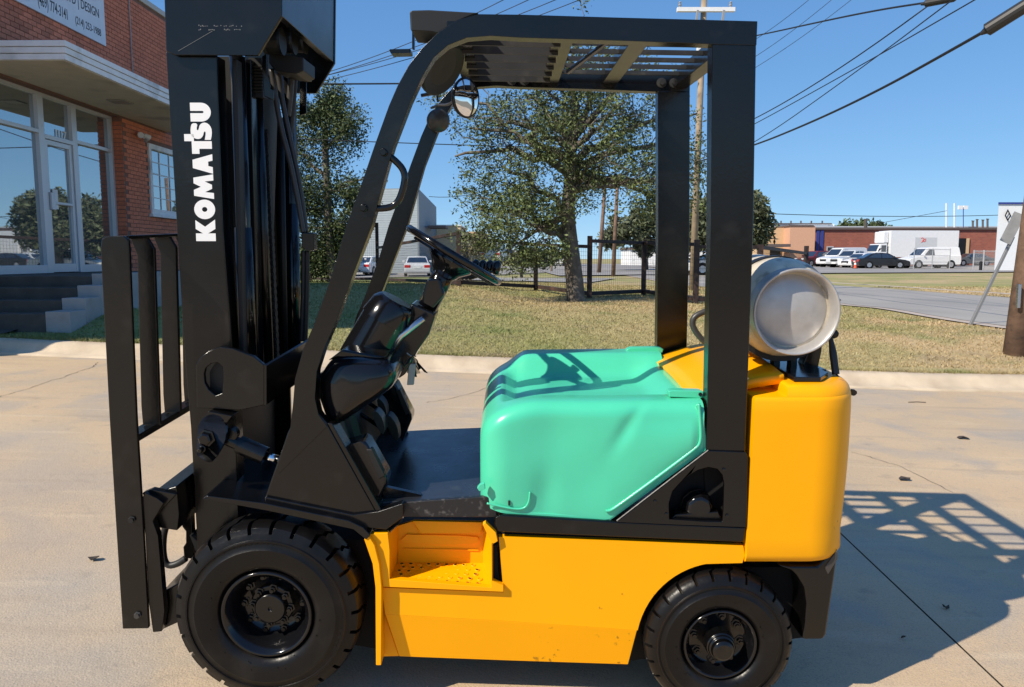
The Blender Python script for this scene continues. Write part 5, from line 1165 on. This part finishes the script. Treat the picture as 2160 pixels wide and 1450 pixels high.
# ------------------------------------------------------------------ buildings farther off
M['siding'] = mat('pale_siding', (.30, .345, .375), .6, vary=.05, scale=2)
M['siding2'] = mat('grey_siding', (.22, .245, .26), .6, vary=.05)
M['tan'] = mat('tan_wall', (.62, .42, .24), .8, vary=.06); M['salmon'] = mat('salmon_wall', (.62, .35, .22), .8, vary=.05)
M['farroof'] = mat('roof_edge', (.12, .09, .08), .7); M['blue'] = mat('blue_trim', (.03, .05, .25), .5)
def farbrick():
    m, t, b = new_mat('far_brick'); tc = t.nodes.new('ShaderNodeTexCoord'); mp = t.nodes.new('ShaderNodeMapping'); mp.inputs['Rotation'].default_value = (radians(90), 0, 0)
    br = t.nodes.new('ShaderNodeTexBrick'); br.inputs['Scale'].default_value = 1; br.inputs['Brick Width'].default_value = .42; br.inputs['Row Height'].default_value = .2; br.inputs['Mortar Size'].default_value = .016
    br.inputs['Color1'].default_value = (.34, .105, .065, 1); br.inputs['Color2'].default_value = (.27, .08, .055, 1); br.inputs['Mortar'].default_value = (.26, .13, .10, 1)
    n = t.nodes.new('ShaderNodeTexNoise'); n.inputs['Scale'].default_value = .4; hs = t.nodes.new('ShaderNodeHueSaturation'); mr = t.nodes.new('ShaderNodeMapRange'); mr.inputs[3].default_value = .75; mr.inputs[4].default_value = 1.25
    t.links.new(tc.outputs['Object'], mp.inputs[0]); t.links.new(mp.outputs[0], br.inputs[0]); t.links.new(tc.outputs['Object'], n.inputs[0]); t.links.new(n.outputs[0], mr.inputs[0]); t.links.new(mr.outputs[0], hs.inputs['Value']); t.links.new(br.outputs[0], hs.inputs['Color']); t.links.new(hs.outputs[0], b.inputs[0]); b.inputs['Roughness'].default_value = .85
    return m
M['farbrick'] = farbrick()
def block(mb, x0, x1, yt, yb, dep, thick, mi=0):  # box facing the camera, from picture columns and rows at a depth
    a, b = PD(x0, yt, dep), PD(x1, yb, dep); return mb.box((a.x, a.y, b.z), (b.x, a.y + thick, a.z), mi)
DB = 96
long_b = thing('brick_warehouse', 'long low red brick warehouse behind the parked vehicles', 'building', PD(1910, 565, DB))
block(MB(), 1716, 2300, 484, 585, DB, 30).build('wall', M['farbrick'], long_b)
mb = MB(); block(mb, 1716, 2300, 480, 484.5, DB - .25, 31); mb.build('roof', M['farroof'], long_b)
mb = MB(); block(mb, 1716, 2300, 477.5, 480, DB + 6, 20); mb.build('roof_sheet', M['frame'], long_b)
for x in (1724, 1733, 1979): block(MB(), x - 1, x + 1.4, 486, 565, DB - .12, .1).build('downspout', M['blue'] if x < 1800 else M['farroof'], long_b)
wn = block(MB(), 1744, 1758, 520, 531, DB - .06, .05).build('window', M['frame'], long_b); block(MB(), 1746, 1756, 522, 529, DB - .09, .03).build('window_pane', M['carglass'], wn)
drr = block(MB(), 2023, 2039, 503, 556, DB - .1, .1).build('door', M['blackmat'], long_b); block(MB(), 2039, 2042, 503, 556, DB - .12, .1).build('door_frame', M['tan'], drr)
for x, yt in ((2052, 468), (2061, 465), (2073, 466), (2083, 464)): MB().tube([PD(x, 481, DB + 3), PD(x, yt, DB + 3), PD(x + .5, yt - 2, DB + 3)], [.12, .12, .2], 8).build('roof_vent', M['farroof'], long_b)
MB().tube([PD(1826, 482, DB + 4), PD(1826, 462, DB + 4)], .22, 8).build('roof_flue', M['step'], long_b)
for x in (1996, 2013): MB().tube([PD(x, 480, DB + 4), PD(x, 429, DB + 4)], .09, 6).build('antenna', M['white'], long_b)
MB().tube([PD(2032, 480, DB + 4), PD(2032, 440, DB + 4)], .05, 6).build('light_mast', M['blue'], long_b)
for x in (2027, 2038): block(MB(), x - 4, x + 4, 434, 442, DB + 4, .3).build('flood_light', M['white'], long_b)
office2 = thing('salmon_office', 'salmon and tan rendered office block left of the brick warehouse', 'building', PD(1670, 560, DB - 4))
block(MB(), 1667, 1715.5, 477, 585, DB - 4, 12).build('wall', M['salmon'], office2); block(MB(), 1610, 1667, 481, 585, DB - 2, 10).build('wall', M['tan'], office2)
block(MB(), 1612, 1668, 515, 521, DB - 6, 3).build('awning', M['farroof'], office2); block(MB(), 1665, 1717, 475, 477.5, DB - 4.1, 12).build('parapet_cap', M['farroof'], office2)
block(MB(), 1625, 1645, 524, 560, DB - 2.2, .2).build('door', M['blackmat'], office2)
w2 = thing('white_roof_block', 'white flat roofed block peeping above the salmon office', 'building', PD(1685, 480, DB + 12)); block(MB(), 1614, 1755, 473, 585, DB + 12, 10).build('wall', M['trimwhite'], w2); block(MB(), 1614, 1755, 471, 473, DB + 11.8, 10).build('roof_edge', M['farroof'], w2)
for x in (1648, 1669, 1690, 1712, 1735): block(MB(), x - 1, x + 1, 466, 471, DB + 13, .2).build('roof_pipe', M['farroof'], w2)
wb = thing('white_building', 'white building with a blue roof edge and diamond emblem at the right edge', 'building', PD(2135, 575, 64))
def skew(x0, x1, yt, yb, dep, back):            # a building turned so that its far side wall runs straight away
    a, b = PD(x0, yt, dep), PD(x1, yb, dep); e = Vector((a.x - CAM.x + 1.2, a.y - CAM.y, 0)).normalized() * back
    return MB().prism([Vector((a.x, a.y, b.z)), Vector((b.x, a.y, b.z)), Vector((b.x, a.y, b.z)) + e, Vector((a.x, a.y, b.z)) + e], Vector((0, 0, a.z - b.z)))
skew(2107, 2420, 431, 590, 64, 22).build('wall', mat('white_render', (.78, .79, .80), .7, vary=.03), wb); skew(2106, 2420, 427, 430.9, 63.9, 22.2).build('roof_edge', M['blue'], wb)
em = MB(); o_ = [(2126, 441), (2133, 455), (2126, 468), (2119, 455)]; i_ = [(2126, 447), (2130, 455), (2126, 462), (2122, 455)]
em.add([PD(x, y, 63.85) for x, y in o_ + i_], [(0, 1, 5, 4), (1, 2, 6, 5), (2, 3, 7, 6), (3, 0, 4, 7)]); o_ = [(2137, 450), (2146, 450), (2146, 457), (2141.5, 461), (2137, 457)]; i_ = [(2139, 452), (2144, 452), (2144, 456), (2141.5, 458), (2139, 456)]
em.add([PD(x, y, 63.85) for x, y in o_ + i_], [(k, (k + 1) % 5, (k + 1) % 5 + 5, k + 5) for k in range(5)]); em.build('emblem', M['ink'], wb)
# pale siding house with lapped boards
dh = 63; hs_ = thing('siding_house', 'pale blue grey house with lapped siding behind the mesh fence', 'house', PD(830, 585, dh))
A0, A1, A2 = PD(738, 590, dh + 1.2), PD(884, 590, dh), PD(922, 590, dh + 9)
zt1 = upz(A1, 397); zr = upz(A2, 437); zb2 = ground(A1.x, A1.y) - .6
mb = MB(); back = Vector((-3, 14, 0))
mb.prism([Vector((p.x, p.y, zb2)) for p in (A0, A1, A2, A2 + Vector((-6, 4, 0)), A0 + Vector((0, 10, 0)))], Vector((0, 0, zr - zb2))); mb.build('wall', M['siding2'], hs_)
mb = MB(); mb.add([Vector((A1.x, A1.y, zr)), Vector((A2.x, A2.y, zr)), Vector((A1.x, A1.y, zt1)), Vector((A0.x, A0.y, zt1)), Vector((A0.x, A0.y, zr)), Vector((A0.x, A0.y + 9, zr)), Vector((A0.x, A0.y + 2, zt1))], [(0, 1, 2), (4, 0, 2, 3), (1, 5, 6, 2), (2, 6, 3), (3, 6, 5, 4), (0, 4, 5, 1)]); mb.build('gable', M['siding2'], hs_)
sdm = MB(); nrm_ = (A1 - A0).cross(Vector((0, 0, 1))).normalized(); nrm_ = nrm_ if nrm_.y < 0 else -nrm_
nb_ = int((zt1 - zb2) / .19)
for k in range(nb_):
    z0 = zb2 + k * .19; a_ = A0.copy(); b_2 = A1.copy(); a_.z = b_2.z = z0
    sdm.add([a_ + nrm_ * .03, b_2 + nrm_ * .03, b_2 + nrm_ * .012 + Vector((0, 0, .19)), a_ + nrm_ * .012 + Vector((0, 0, .19)), a_ + nrm_ * .012, b_2 + nrm_ * .012], [(0, 1, 2, 3), (4, 5, 1, 0)])
sdm.build('siding', M['siding'], hs_)
bar_between(Vector((A1.x, A1.y - .08, zb2)), Vector((A1.x, A1.y - .08, zt1)), .07, 'corner_board', hs_, M['siding2'])
block(MB(), 902, 940, 476, 481, dh + 3, 3).build('awning', M['farroof'], hs_)
tb_ = thing('tan_building', 'small flat roofed tan building right of the siding house', 'building', PD(960, 555, 72)); block(MB(), 915, 972, 477, 575, 72, 10).build('wall', mat('sand_wall', (.66, .50, .29), .8, vary=.04), tb_); block(MB(), 972, 1012, 489, 575, 74, 10).build('wall', M['tan'], tb_); block(MB(), 914, 973, 474.5, 477, 71.9, 10).build('roof_edge', M['trimwhite'], tb_)
block(MB(), 978, 990, 520, 556, 73.9, .2).build('door', M['farroof'], tb_)
tl_ = thing('white_trailer', 'long white trailer standing across the street behind the tree trunk', 'trailer', PD(1180, 560, 68)); block(MB(), 1120, 1212, 528, 556, 68, 2.5).build('body', M['trimwhite'], tl_, bevel=.05)
for x in (1135, 1150, 1196): MB().lathe(PD(x, 557, 67.9), (0, 1, 0), [(0, .42), (.3, .42)], 14, capa=True, capb=True).build('wheel', M['blackmat'], tl_)
lw2 = thing('low_white_building', 'low white building far across the street, right of the leaning trunk', 'building', PD(1400, 560, 95)); block(MB(), 1330, 1500, 527, 575, 95, 8).build('wall', M['trimwhite'], lw2); block(MB(), 1328, 1502, 522, 527, 94.8, 8.5).build('roof', M['farroof'], lw2)

# ------------------------------------------------------------------ parked vehicles
def paint(name, c): return mat(name, c, .28, coat=.4, vary=.03)
M['pwhite'] = paint('white_car_paint', (.72, .73, .74)); M['pblack'] = paint('black_car_paint', (.012, .012, .014)); M['pred'] = paint('maroon_car_paint', (.14, .012, .014)); M['psilver'] = paint('silver_car_paint', (.52, .54, .56)); M['pgrey'] = paint('grey_car_paint', (.10, .11, .12))
M['tail'] = mat('tail_light', (.55, .015, .012), .25); M['head'] = mat('head_light', (.7, .72, .74), .15); M['rimm'] = mat('car_rim', (.5, .5, .52), .3, .8); M['grille'] = mat('grille', (.02, .02, .02), .5)
PROF = {
 'sedan': dict(L=4.85, W=1.82, body=[(-2.36, .34), (-2.42, .60), (-2.36, .92), (-1.75, .98), (1.05, .93), (1.9, .82), (2.33, .68), (2.42, .48), (2.36, .24), (-2.2, .24)], cab=[(-1.95, .95), (-1.05, 1.42), (-.2, 1.47), (.45, 1.42), (1.30, .93)], win=[[(-1.45, 1.02), (-.92, 1.34), (-.28, 1.38), (-.28, 1.0)], [(-.20, 1.0), (-.20, 1.38), (.35, 1.35), (.98, .98)]], ax=(-1.40, 1.42), wr=.33),
 'suv': dict(L=4.8, W=1.9, body=[(-2.33, .40), (-2.38, .7), (-2.32, 1.08), (1.0, 1.08), (1.95, 1.0), (2.32, .86), (2.38, .55), (2.3, .32), (-2.2, .32)], cab=[(-2.30, 1.05), (-2.05, 1.70), (-1.0, 1.76), (.2, 1.73), (1.12, 1.06)], win=[[(-2.02, 1.14), (-1.88, 1.58), (-1.2, 1.63), (-1.2, 1.12)], [(-1.12, 1.12), (-1.12, 1.63), (-.3, 1.64), (-.3, 1.1)], [(-.22, 1.1), (-.22, 1.64), (.15, 1.62), (.85, 1.1)]], ax=(-1.42, 1.45), wr=.37),
 'van': dict(L=5.6, W=2.0, body=[(-2.75, .42), (-2.8, .7), (-2.76, 1.25), (1.1, 1.22), (2.2, 1.06), (2.68, .92), (2.78, .6), (2.7, .34), (-2.65, .34)], cab=[(-2.77, 1.2), (-2.68, 2.02), (-2.4, 2.08), (.35, 2.06), (.75, 1.98), (1.62, 1.16)], win=[[(.05, 1.25), (.05, 1.82), (.58, 1.82), (1.18, 1.22)]], ax=(-1.7, 1.75), wr=.37),
 'pickup': dict(L=5.4, W=1.95, body=[(-2.65, .45), (-2.7, .8), (-2.66, 1.12), (.75, 1.12), (1.9, 1.06), (2.6, .92), (2.7, .6), (2.6, .36), (-2.5, .40)], cab=[(-.95, 1.1), (-.80, 1.72), (-.3, 1.78), (.45, 1.74), (1.15, 1.1)], win=[[(-.72, 1.18), (-.66, 1.62), (-.12, 1.65), (-.12, 1.16)], [(-.04, 1.16), (-.04, 1.65), (.38, 1.62), (.86, 1.15)]], ax=(-1.65, 1.75), wr=.39),
}
def vehicle(kind, name, label, base, head, paintm, cat, group):
    pr = PROF[kind]; W = pr['W']; t = thing(name, label, cat, base, group, rotz=head)
    def prism_y(pts, y0, y1): mb = MB(); return mb.prism([(x, y0, z) for x, z in pts], Vector((0, y1 - y0, 0)))
    prism_y(pr['body'], -W / 2, W / 2).build('body', paintm, t, local=True, bevel=.07, seg=3)
    # cabin narrows towards the roof
    cab = pr['cab']; zl_ = min(z for _, z in cab); zh = max(z for _, z in cab)
    def yy(z, s, e=0): return s * (W / 2 - .06 - .20 * (z - zl_) / (zh - zl_) + e)
    n = len(cab); v = [(x, yy(z, -1), z) for x, z in cab] + [(x, yy(z, 1), z) for x, z in cab]
    f = [list(range(n)), list(range(n, 2 * n))[::-1]] + [(i, i + 1, i + 1 + n, i + n) for i in range(n - 1)] + [(n - 1, 0, n, 2 * n - 1)]
    roof = make('roof', v, f, paintm, t, local=True, bevel=.05, seg=3)
    for wn_ in pr['win']:
        for s in (-1, 1): make('window', [(x, yy(z, s, .006), z) for x, z in wn_] + [(x, yy(z, s, -.01), z) for x, z in wn_], [list(range(len(wn_))), list(range(len(wn_), 2 * len(wn_)))[::-1]] + [(i, (i + 1) % len(wn_), (i + 1) % len(wn_) + len(wn_), i + len(wn_)) for i in range(len(wn_))], M['carglass'], t, local=True)
    def screen(nm, a, b):
        (xa, za_), (xb, zb_) = a, b; dx, dz = xb - xa, zb_ - za_; ln = hypot(dx, dz); nx, nz = (-dz / ln, dx / ln)
        if nx * xa < 0: nx, nz = -nx, -nz
        p0 = (xa + dx * .10, za_ + dz * .10); p1 = (xa + dx * .88, za_ + dz * .88); v = []
        for e in (.012, -.01):
            for (x, z), s in ((p0, -1), (p0, 1), (p1, 1), (p1, -1)): v.append((x + nx * e, yy(z, s, -.09), z + nz * e))
        make(nm, v, [(0, 1, 2, 3), (7, 6, 5, 4), (0, 4, 5, 1), (1, 5, 6, 2), (2, 6, 7, 3), (3, 7, 4, 0)], M['carglass'], t, local=True)
    screen('windscreen', cab[-1], cab[-2]); screen('rear_window', cab[0], cab[1])
    bx_ = pr['body']; xf = max(x for x, _ in bx_); xr = min(x for x, _ in bx_); hz = .70 if kind in ('sedan',) else .86
    for s in (-1, 1):
        mb = MB().box((xf - .22, s * (W / 2 - .42) - .2, hz - .10), (xf - .02, s * (W / 2 - .42) + .24 * (1 if s > 0 else 1) - .04, hz + .07)); mb.build('headlight', M['head'], t, local=True, bevel=.03)
        MB().box((xr + .0, s * (W / 2 - .22) - .2, hz - .06), (xr + .12, s * (W / 2 - .22) + .21, hz + .14)).build('tail_light', M['tail'], t, local=True, bevel=.02)
        MB().box((.75 if kind != 'van' else 1.2, s * (W / 2 + .08) - .09, 1.0 + (.15 if kind != 'sedan' else 0)), (.88 if kind != 'van' else 1.32, s * (W / 2 + .08) + .09, 1.16 + (.15 if kind != 'sedan' else 0))).build('wing_mirror', paintm, t, local=True, bevel=.03)
    MB().box((xf - .10, -.42, hz - .24), (xf + .012, .42, hz - .02)).build('grille', M['grille'], t, local=True, bevel=.02)
    MB().box((xf - .06, -.26, .40), (xf + .02, .26, .50)).build('number_plate', M['white'], t, local=True); MB().box((xr - .012, -.26, hz - .1), (xr + .05, .26, hz + .03)).build('number_plate', M['white'], t, local=True)
    for xa in pr['ax']:
        for s in (-1, 1):
            MB().lathe((xa, s * (W / 2 - .16), pr['wr']), (0, s, 0), [(0, pr['wr'] + .07), (.165, pr['wr'] + .07)], 24, capb=True).build('wheel_arch', M['blackmat'], t, local=True)
            wb_ = MB().lathe((xa, s * (W / 2 - .14), pr['wr']), (0, s, 0), [(0, pr['wr']), (.15, pr['wr']), (.175, pr['wr'] * .93), (.17, pr['wr'] * .66)], 24).build('wheel', M['rubber'], t, local=True, smooth=True)
            mb = MB().lathe((xa, s * (W / 2 - .14), pr['wr']), (0, s, 0), [(.155, pr['wr'] * .67), (.15, pr['wr'] * .1)], 24, capb=True)
            for k in range(5): an = 2 * pi * k / 5; c = Vector((xa + cos(an) * pr['wr'] * .36, s * (W / 2 + .02), pr['wr'] + sin(an) * pr['wr'] * .36)); mb.obox(c, Vector((cos(an), 0, sin(an))) * pr['wr'] * .3, Vector((-sin(an), 0, cos(an))) * .03, Vector((0, .012, 0)))
            mb.build('rim', M['rimm'], wb_, local=True)
    return t
def gp(x, dep, lift_=.06): p = PD(x, 560, dep); return Vector((p.x, p.y, ground(p.x, p.y) + lift_))
CG = 'vehicles parked in front of the brick warehouse'
vehicle('sedan', 'parked_car', 'black sedan side on, its tail light towards the orange cone', gp(1857, 73.5), radians(-3), M['pblack'], 'car', CG)
vehicle('sedan', 'parked_car', 'low white sedan half hidden behind the black sedan', gp(1818, 77.5), radians(205), M['pwhite'], 'car', CG)
vehicle('pickup', 'parked_pickup', 'silver pickup with its nose between the white van and the white sedan', gp(1797, 79), radians(207), M['psilver'], 'pickup', CG)
vehicle('van', 'parked_van', 'white van parked nose out beside the maroon car', gp(1776, 82.5), radians(204), M['pwhite'], 'van', CG)
vehicle('suv', 'parked_car', 'maroon car half hidden at the left end of the parked row', gp(1718, 87), radians(204), M['pred'], 'car', CG)
vehicle('van', 'parked_van', 'white cargo van standing behind the wire fence, right of the black sedan', gp(1958, 76), radians(188), M['pwhite'], 'van', CG)
vehicle('sedan', 'parked_car', 'grey low car far right, behind the wire fence gate', gp(2046, 92), radians(183), M['pgrey'], 'car', CG)
# box truck
bt = thing('box_truck', 'white box truck with a roof cooling unit and a small red mark on its side', 'truck', gp(1930, 86), CG, rotz=radians(184))
MB().box((-4.1, -1.25, 1.05), (3.7, 1.25, 3.95)).build('cargo_box', M['pwhite'], bt, local=True, bevel=.04); MB().box((3.72, -.95, 2.6), (4.35, .95, 3.85)).build('cooling_unit', M['pwhite'], bt, local=True, bevel=.12)
MB().prism([(3.95, -1.1, .75), (5.0, -1.1, .75), (5.95, -1.1, .8), (6.0, -1.1, 1.45), (5.1, -1.1, 1.65), (4.75, -1.1, 2.5), (3.95, -1.1, 2.55)], Vector((0, 2.2, 0))).build('cab', M['pwhite'], bt, local=True, bevel=.08, seg=3)
for s in (-1, 1):
    MB().box((4.1, s * 1.105 - .008, 1.65), (4.62, s * 1.105 + .008, 2.35)).build('window', M['carglass'], bt, local=True); MB().box((5.85, s * .8 - .15, 1.0), (6.02, s * .8 + .15, 1.25)).build('headlight', M['head'], bt, local=True)
MB().prism([(5.13, -.95, 1.72), (4.84, -.95, 2.4), (4.80, -.95, 2.4), (5.09, -.95, 1.72)], Vector((0, 1.9, 0))).build('windscreen', M['carglass'], bt, local=True)
MB().box((-4.0, -.5, .6), (5.4, .5, 1.0)).build('chassis', M['blackmat'], bt, local=True); MB().box((-1.6, 1.252, 1.9), (.9, 1.256, 3.2)).build('side_panel', M['psilver'], bt, local=True)
MB().tube(arc([(.25, 1.262, 3.1), (.1, 1.262, 3.2), (-.1, 1.262, 3.0), (.15, 1.262, 2.85), (-.15, 1.262, 2.7), (-.3, 1.262, 2.95), (-.2, 1.262, 3.1), (.2, 1.262, 2.65)], 2), .035, 5).build('red_mark', mat('red_print', (.62, .08, .06), .5), bt, local=True)
for xa in (-2.9, -1.7, 4.9):
    for s in (-1, 1): wq = MB().lathe((xa, s * .85, .5), (0, s, 0), [(0, .5), (.26, .5), (.28, .44), (.24, .3)], 20).build('wheel', M['rubber'], bt, local=True); MB().lathe((xa, s * .85, .5), (0, s, 0), [(.23, .3), (.2, .05)], 16, capb=True).build('rim', M['rimm'], wq, local=True)
LG = 'vehicles beyond the mesh fence'
vehicle('sedan', 'parked_car', 'white car seen from behind, under the steering wheel', gp(880, 57, .02), radians(97), M['pwhite'], 'car', LG)
vehicle('sedan', 'parked_car', 'white car half hidden between the two front pillars', gp(778, 60, .02), radians(80), M['pwhite'], 'car', LG)
vehicle('suv', 'parked_car', 'white car at the left end of the siding house wall', gp(735, 58, .02), radians(75), M['psilver'], 'car', LG)
vehicle('van', 'parked_van', 'small distant white van right of the steering wheel rim', gp(1045, 78, .02), radians(80), M['pwhite'], 'van', LG)
vehicle('suv', 'parked_car', 'small distant white car beside the distant van', gp(1075, 86, .02), radians(10), M['pwhite'], 'car', LG)
vehicle('sedan', 'parked_car', 'white car with its nose showing left of the thick rear post', gp(1520, 47, .04), radians(184), M['pwhite'], 'car', LG)
# traffic cone
cb_ = gp(1804, 71.5); cone = thing('traffic_cone', 'small orange traffic cone behind the black sedan', 'traffic cone', cb_)
MB().lathe(cb_, (0, 0, 1), [(0.04, .15), (.72, .03)], 16, capb=True).build('cone', mat('cone_orange', (.75, .09, .03), .5), cone); MB().lathe(cb_, (0, 0, 1), [(.36, .105), (.52, .075)], 16).build('cone_band', M['white'], cone); MB().box((cb_.x - .2, cb_.y - .2, cb_.z), (cb_.x + .2, cb_.y + .2, cb_.z + .04)).build('cone_base', M['blackmat'], cone)
# wire fence with its galvanised posts on the right
cfp = [(1927, 70), (1966, 71), (2003, 72)]; cfence = thing('wire_fence', 'thin galvanised wire fence in front of the white cargo van', 'fence', gp(1927, 70))
def fence_run(root, pts, hgt, r, m, rails):
    b_ = [gp(x, d, 0) for x, d in pts]
    for p in b_: MB().tube([p, p + Vector((0, 0, hgt))], r, 8).build('fence_post', m, root)
    for a, b in zip(b_, b_[1:]):
        for h_ in rails: MB().tube([a + Vector((0, 0, h_)), b + Vector((0, 0, h_))], r * .5, 6).build('fence_rail', m, root)
        mb = MB(); nn = 14
        for k in range(nn): p = a.lerp(b, k / nn); q = a.lerp(b, (k + 1) / nn); mb.tube([p, q + Vector((0, 0, hgt))], .003, 3, cap=False).tube([q, p + Vector((0, 0, hgt))], .003, 3, cap=False)
        mb.build('wire_mesh', m, root)
M['galv'] = mat('galvanised', (.5, .5, .5), .4, .5)
fence_run(cfence, cfp, 1.95, .04, M['galv'], (.7, 1.3, 1.85))
gate = thing('wire_gate', 'galvanised pipe gate beside the white building', 'gate', gp(2075, 66)); fence_run(gate, [(2053, 66), (2074, 66), (2099, 66)], 1.75, .06, M['galv'], (.8, 1.65))
bl = gp(2069, 64); tag(MB().lathe(bl, (0, 0, 1), [(0, .12), (.7, .12), (.75, .06)], 14, capb=True).build('bollard', M['blackmat'], None), 'short dark bollard in front of the pipe gate', 'bollard')
# ------------------------------------------------------------------ litter on the yard and cracks
M['litter'] = mat('dead_leaf', (.06, .045, .035), .8)
for lab, x, y, s in (('dark dead leaf on the concrete right of the counterweight', 2030, 926, .05), ('small pale twig on the concrete in front of the guard shadow', 1908, 1014, .04), ('thin dark stick lying on the concrete near the kerb', 1935, 850, .09), ('curled dead leaf on the concrete left of the backrest', 200, 1182, .025), ('dead leaf in the guard shadow', 1995, 1285, .016), ('small dark leaf scrap near the right edge of the shadow', 1905, 1350, .012)):
    g = G(x, y); g.z = float(za(g.x, g.y)); mb = MB(); n = 7
    if s > .08: mb.tube([g + Vector((-s, 0, .006)), g + Vector((0, .01, .008)), g + Vector((s * .9, -.005, .006))], .004, 5)
    else:
        ring_ = [g + Vector((cos(2 * pi * k / n) * s * random.uniform(.7, 1.2), sin(2 * pi * k / n) * s * random.uniform(.5, .9), .006 + random.uniform(0, .018))) for k in range(n)]; c = g + Vector((0, 0, .012))
        mb.add(ring_ + [c], [(k, (k + 1) % n, n) for k in range(n)]); mb.add([p - Vector((0, 0, .003)) for p in ring_ + [c]], [((k + 1) % n, k, n) for k in range(n)])
    tag(mb.build('twig' if 'twig' in lab or 'stick' in lab else 'dead_leaf', M['litter'], None), lab, 'twig' if 'twig' in lab or 'stick' in lab else 'leaf', 'litter on the yard')
M['crack'] = mat('crack', (.055, .045, .04), .95)
def crack(pts, wd):
    p = [G(x, y) for x, y in pts]; q = []
    for a, b in zip(p, p[1:]):
        for k in range(9): t = k / 9; q.append(a.lerp(b, t) + Vector((random.gauss(0, .010), random.gauss(0, .010), 0)))
    q.append(p[-1]); mb = MB(); v = []
    for i, c in enumerate(q):
        t = (q[min(i + 1, len(q) - 1)] - q[max(0, i - 1)]).normalized(); s = Vector((-t.y, t.x, 0)) * wd * random.uniform(.4, 1.2)
        for e in (c - s, c + s): v.append(Vector((e.x, e.y, float(za(e.x, e.y)) + .004)))
    return make('crack', v, [(2 * i, 2 * i + 1, 2 * i + 3, 2 * i + 2) for i in range(len(q) - 1)], M['crack'], yard)
crack([(205, 765), (196, 775), (150, 790), (60, 820), (0, 838), (-60, 850)], .003)
crack([(1150, 775), (1085, 800), (960, 840), (900, 850)], .0025)
crack([(1800, 955), (1900, 985), (2010, 1040)], .0025)
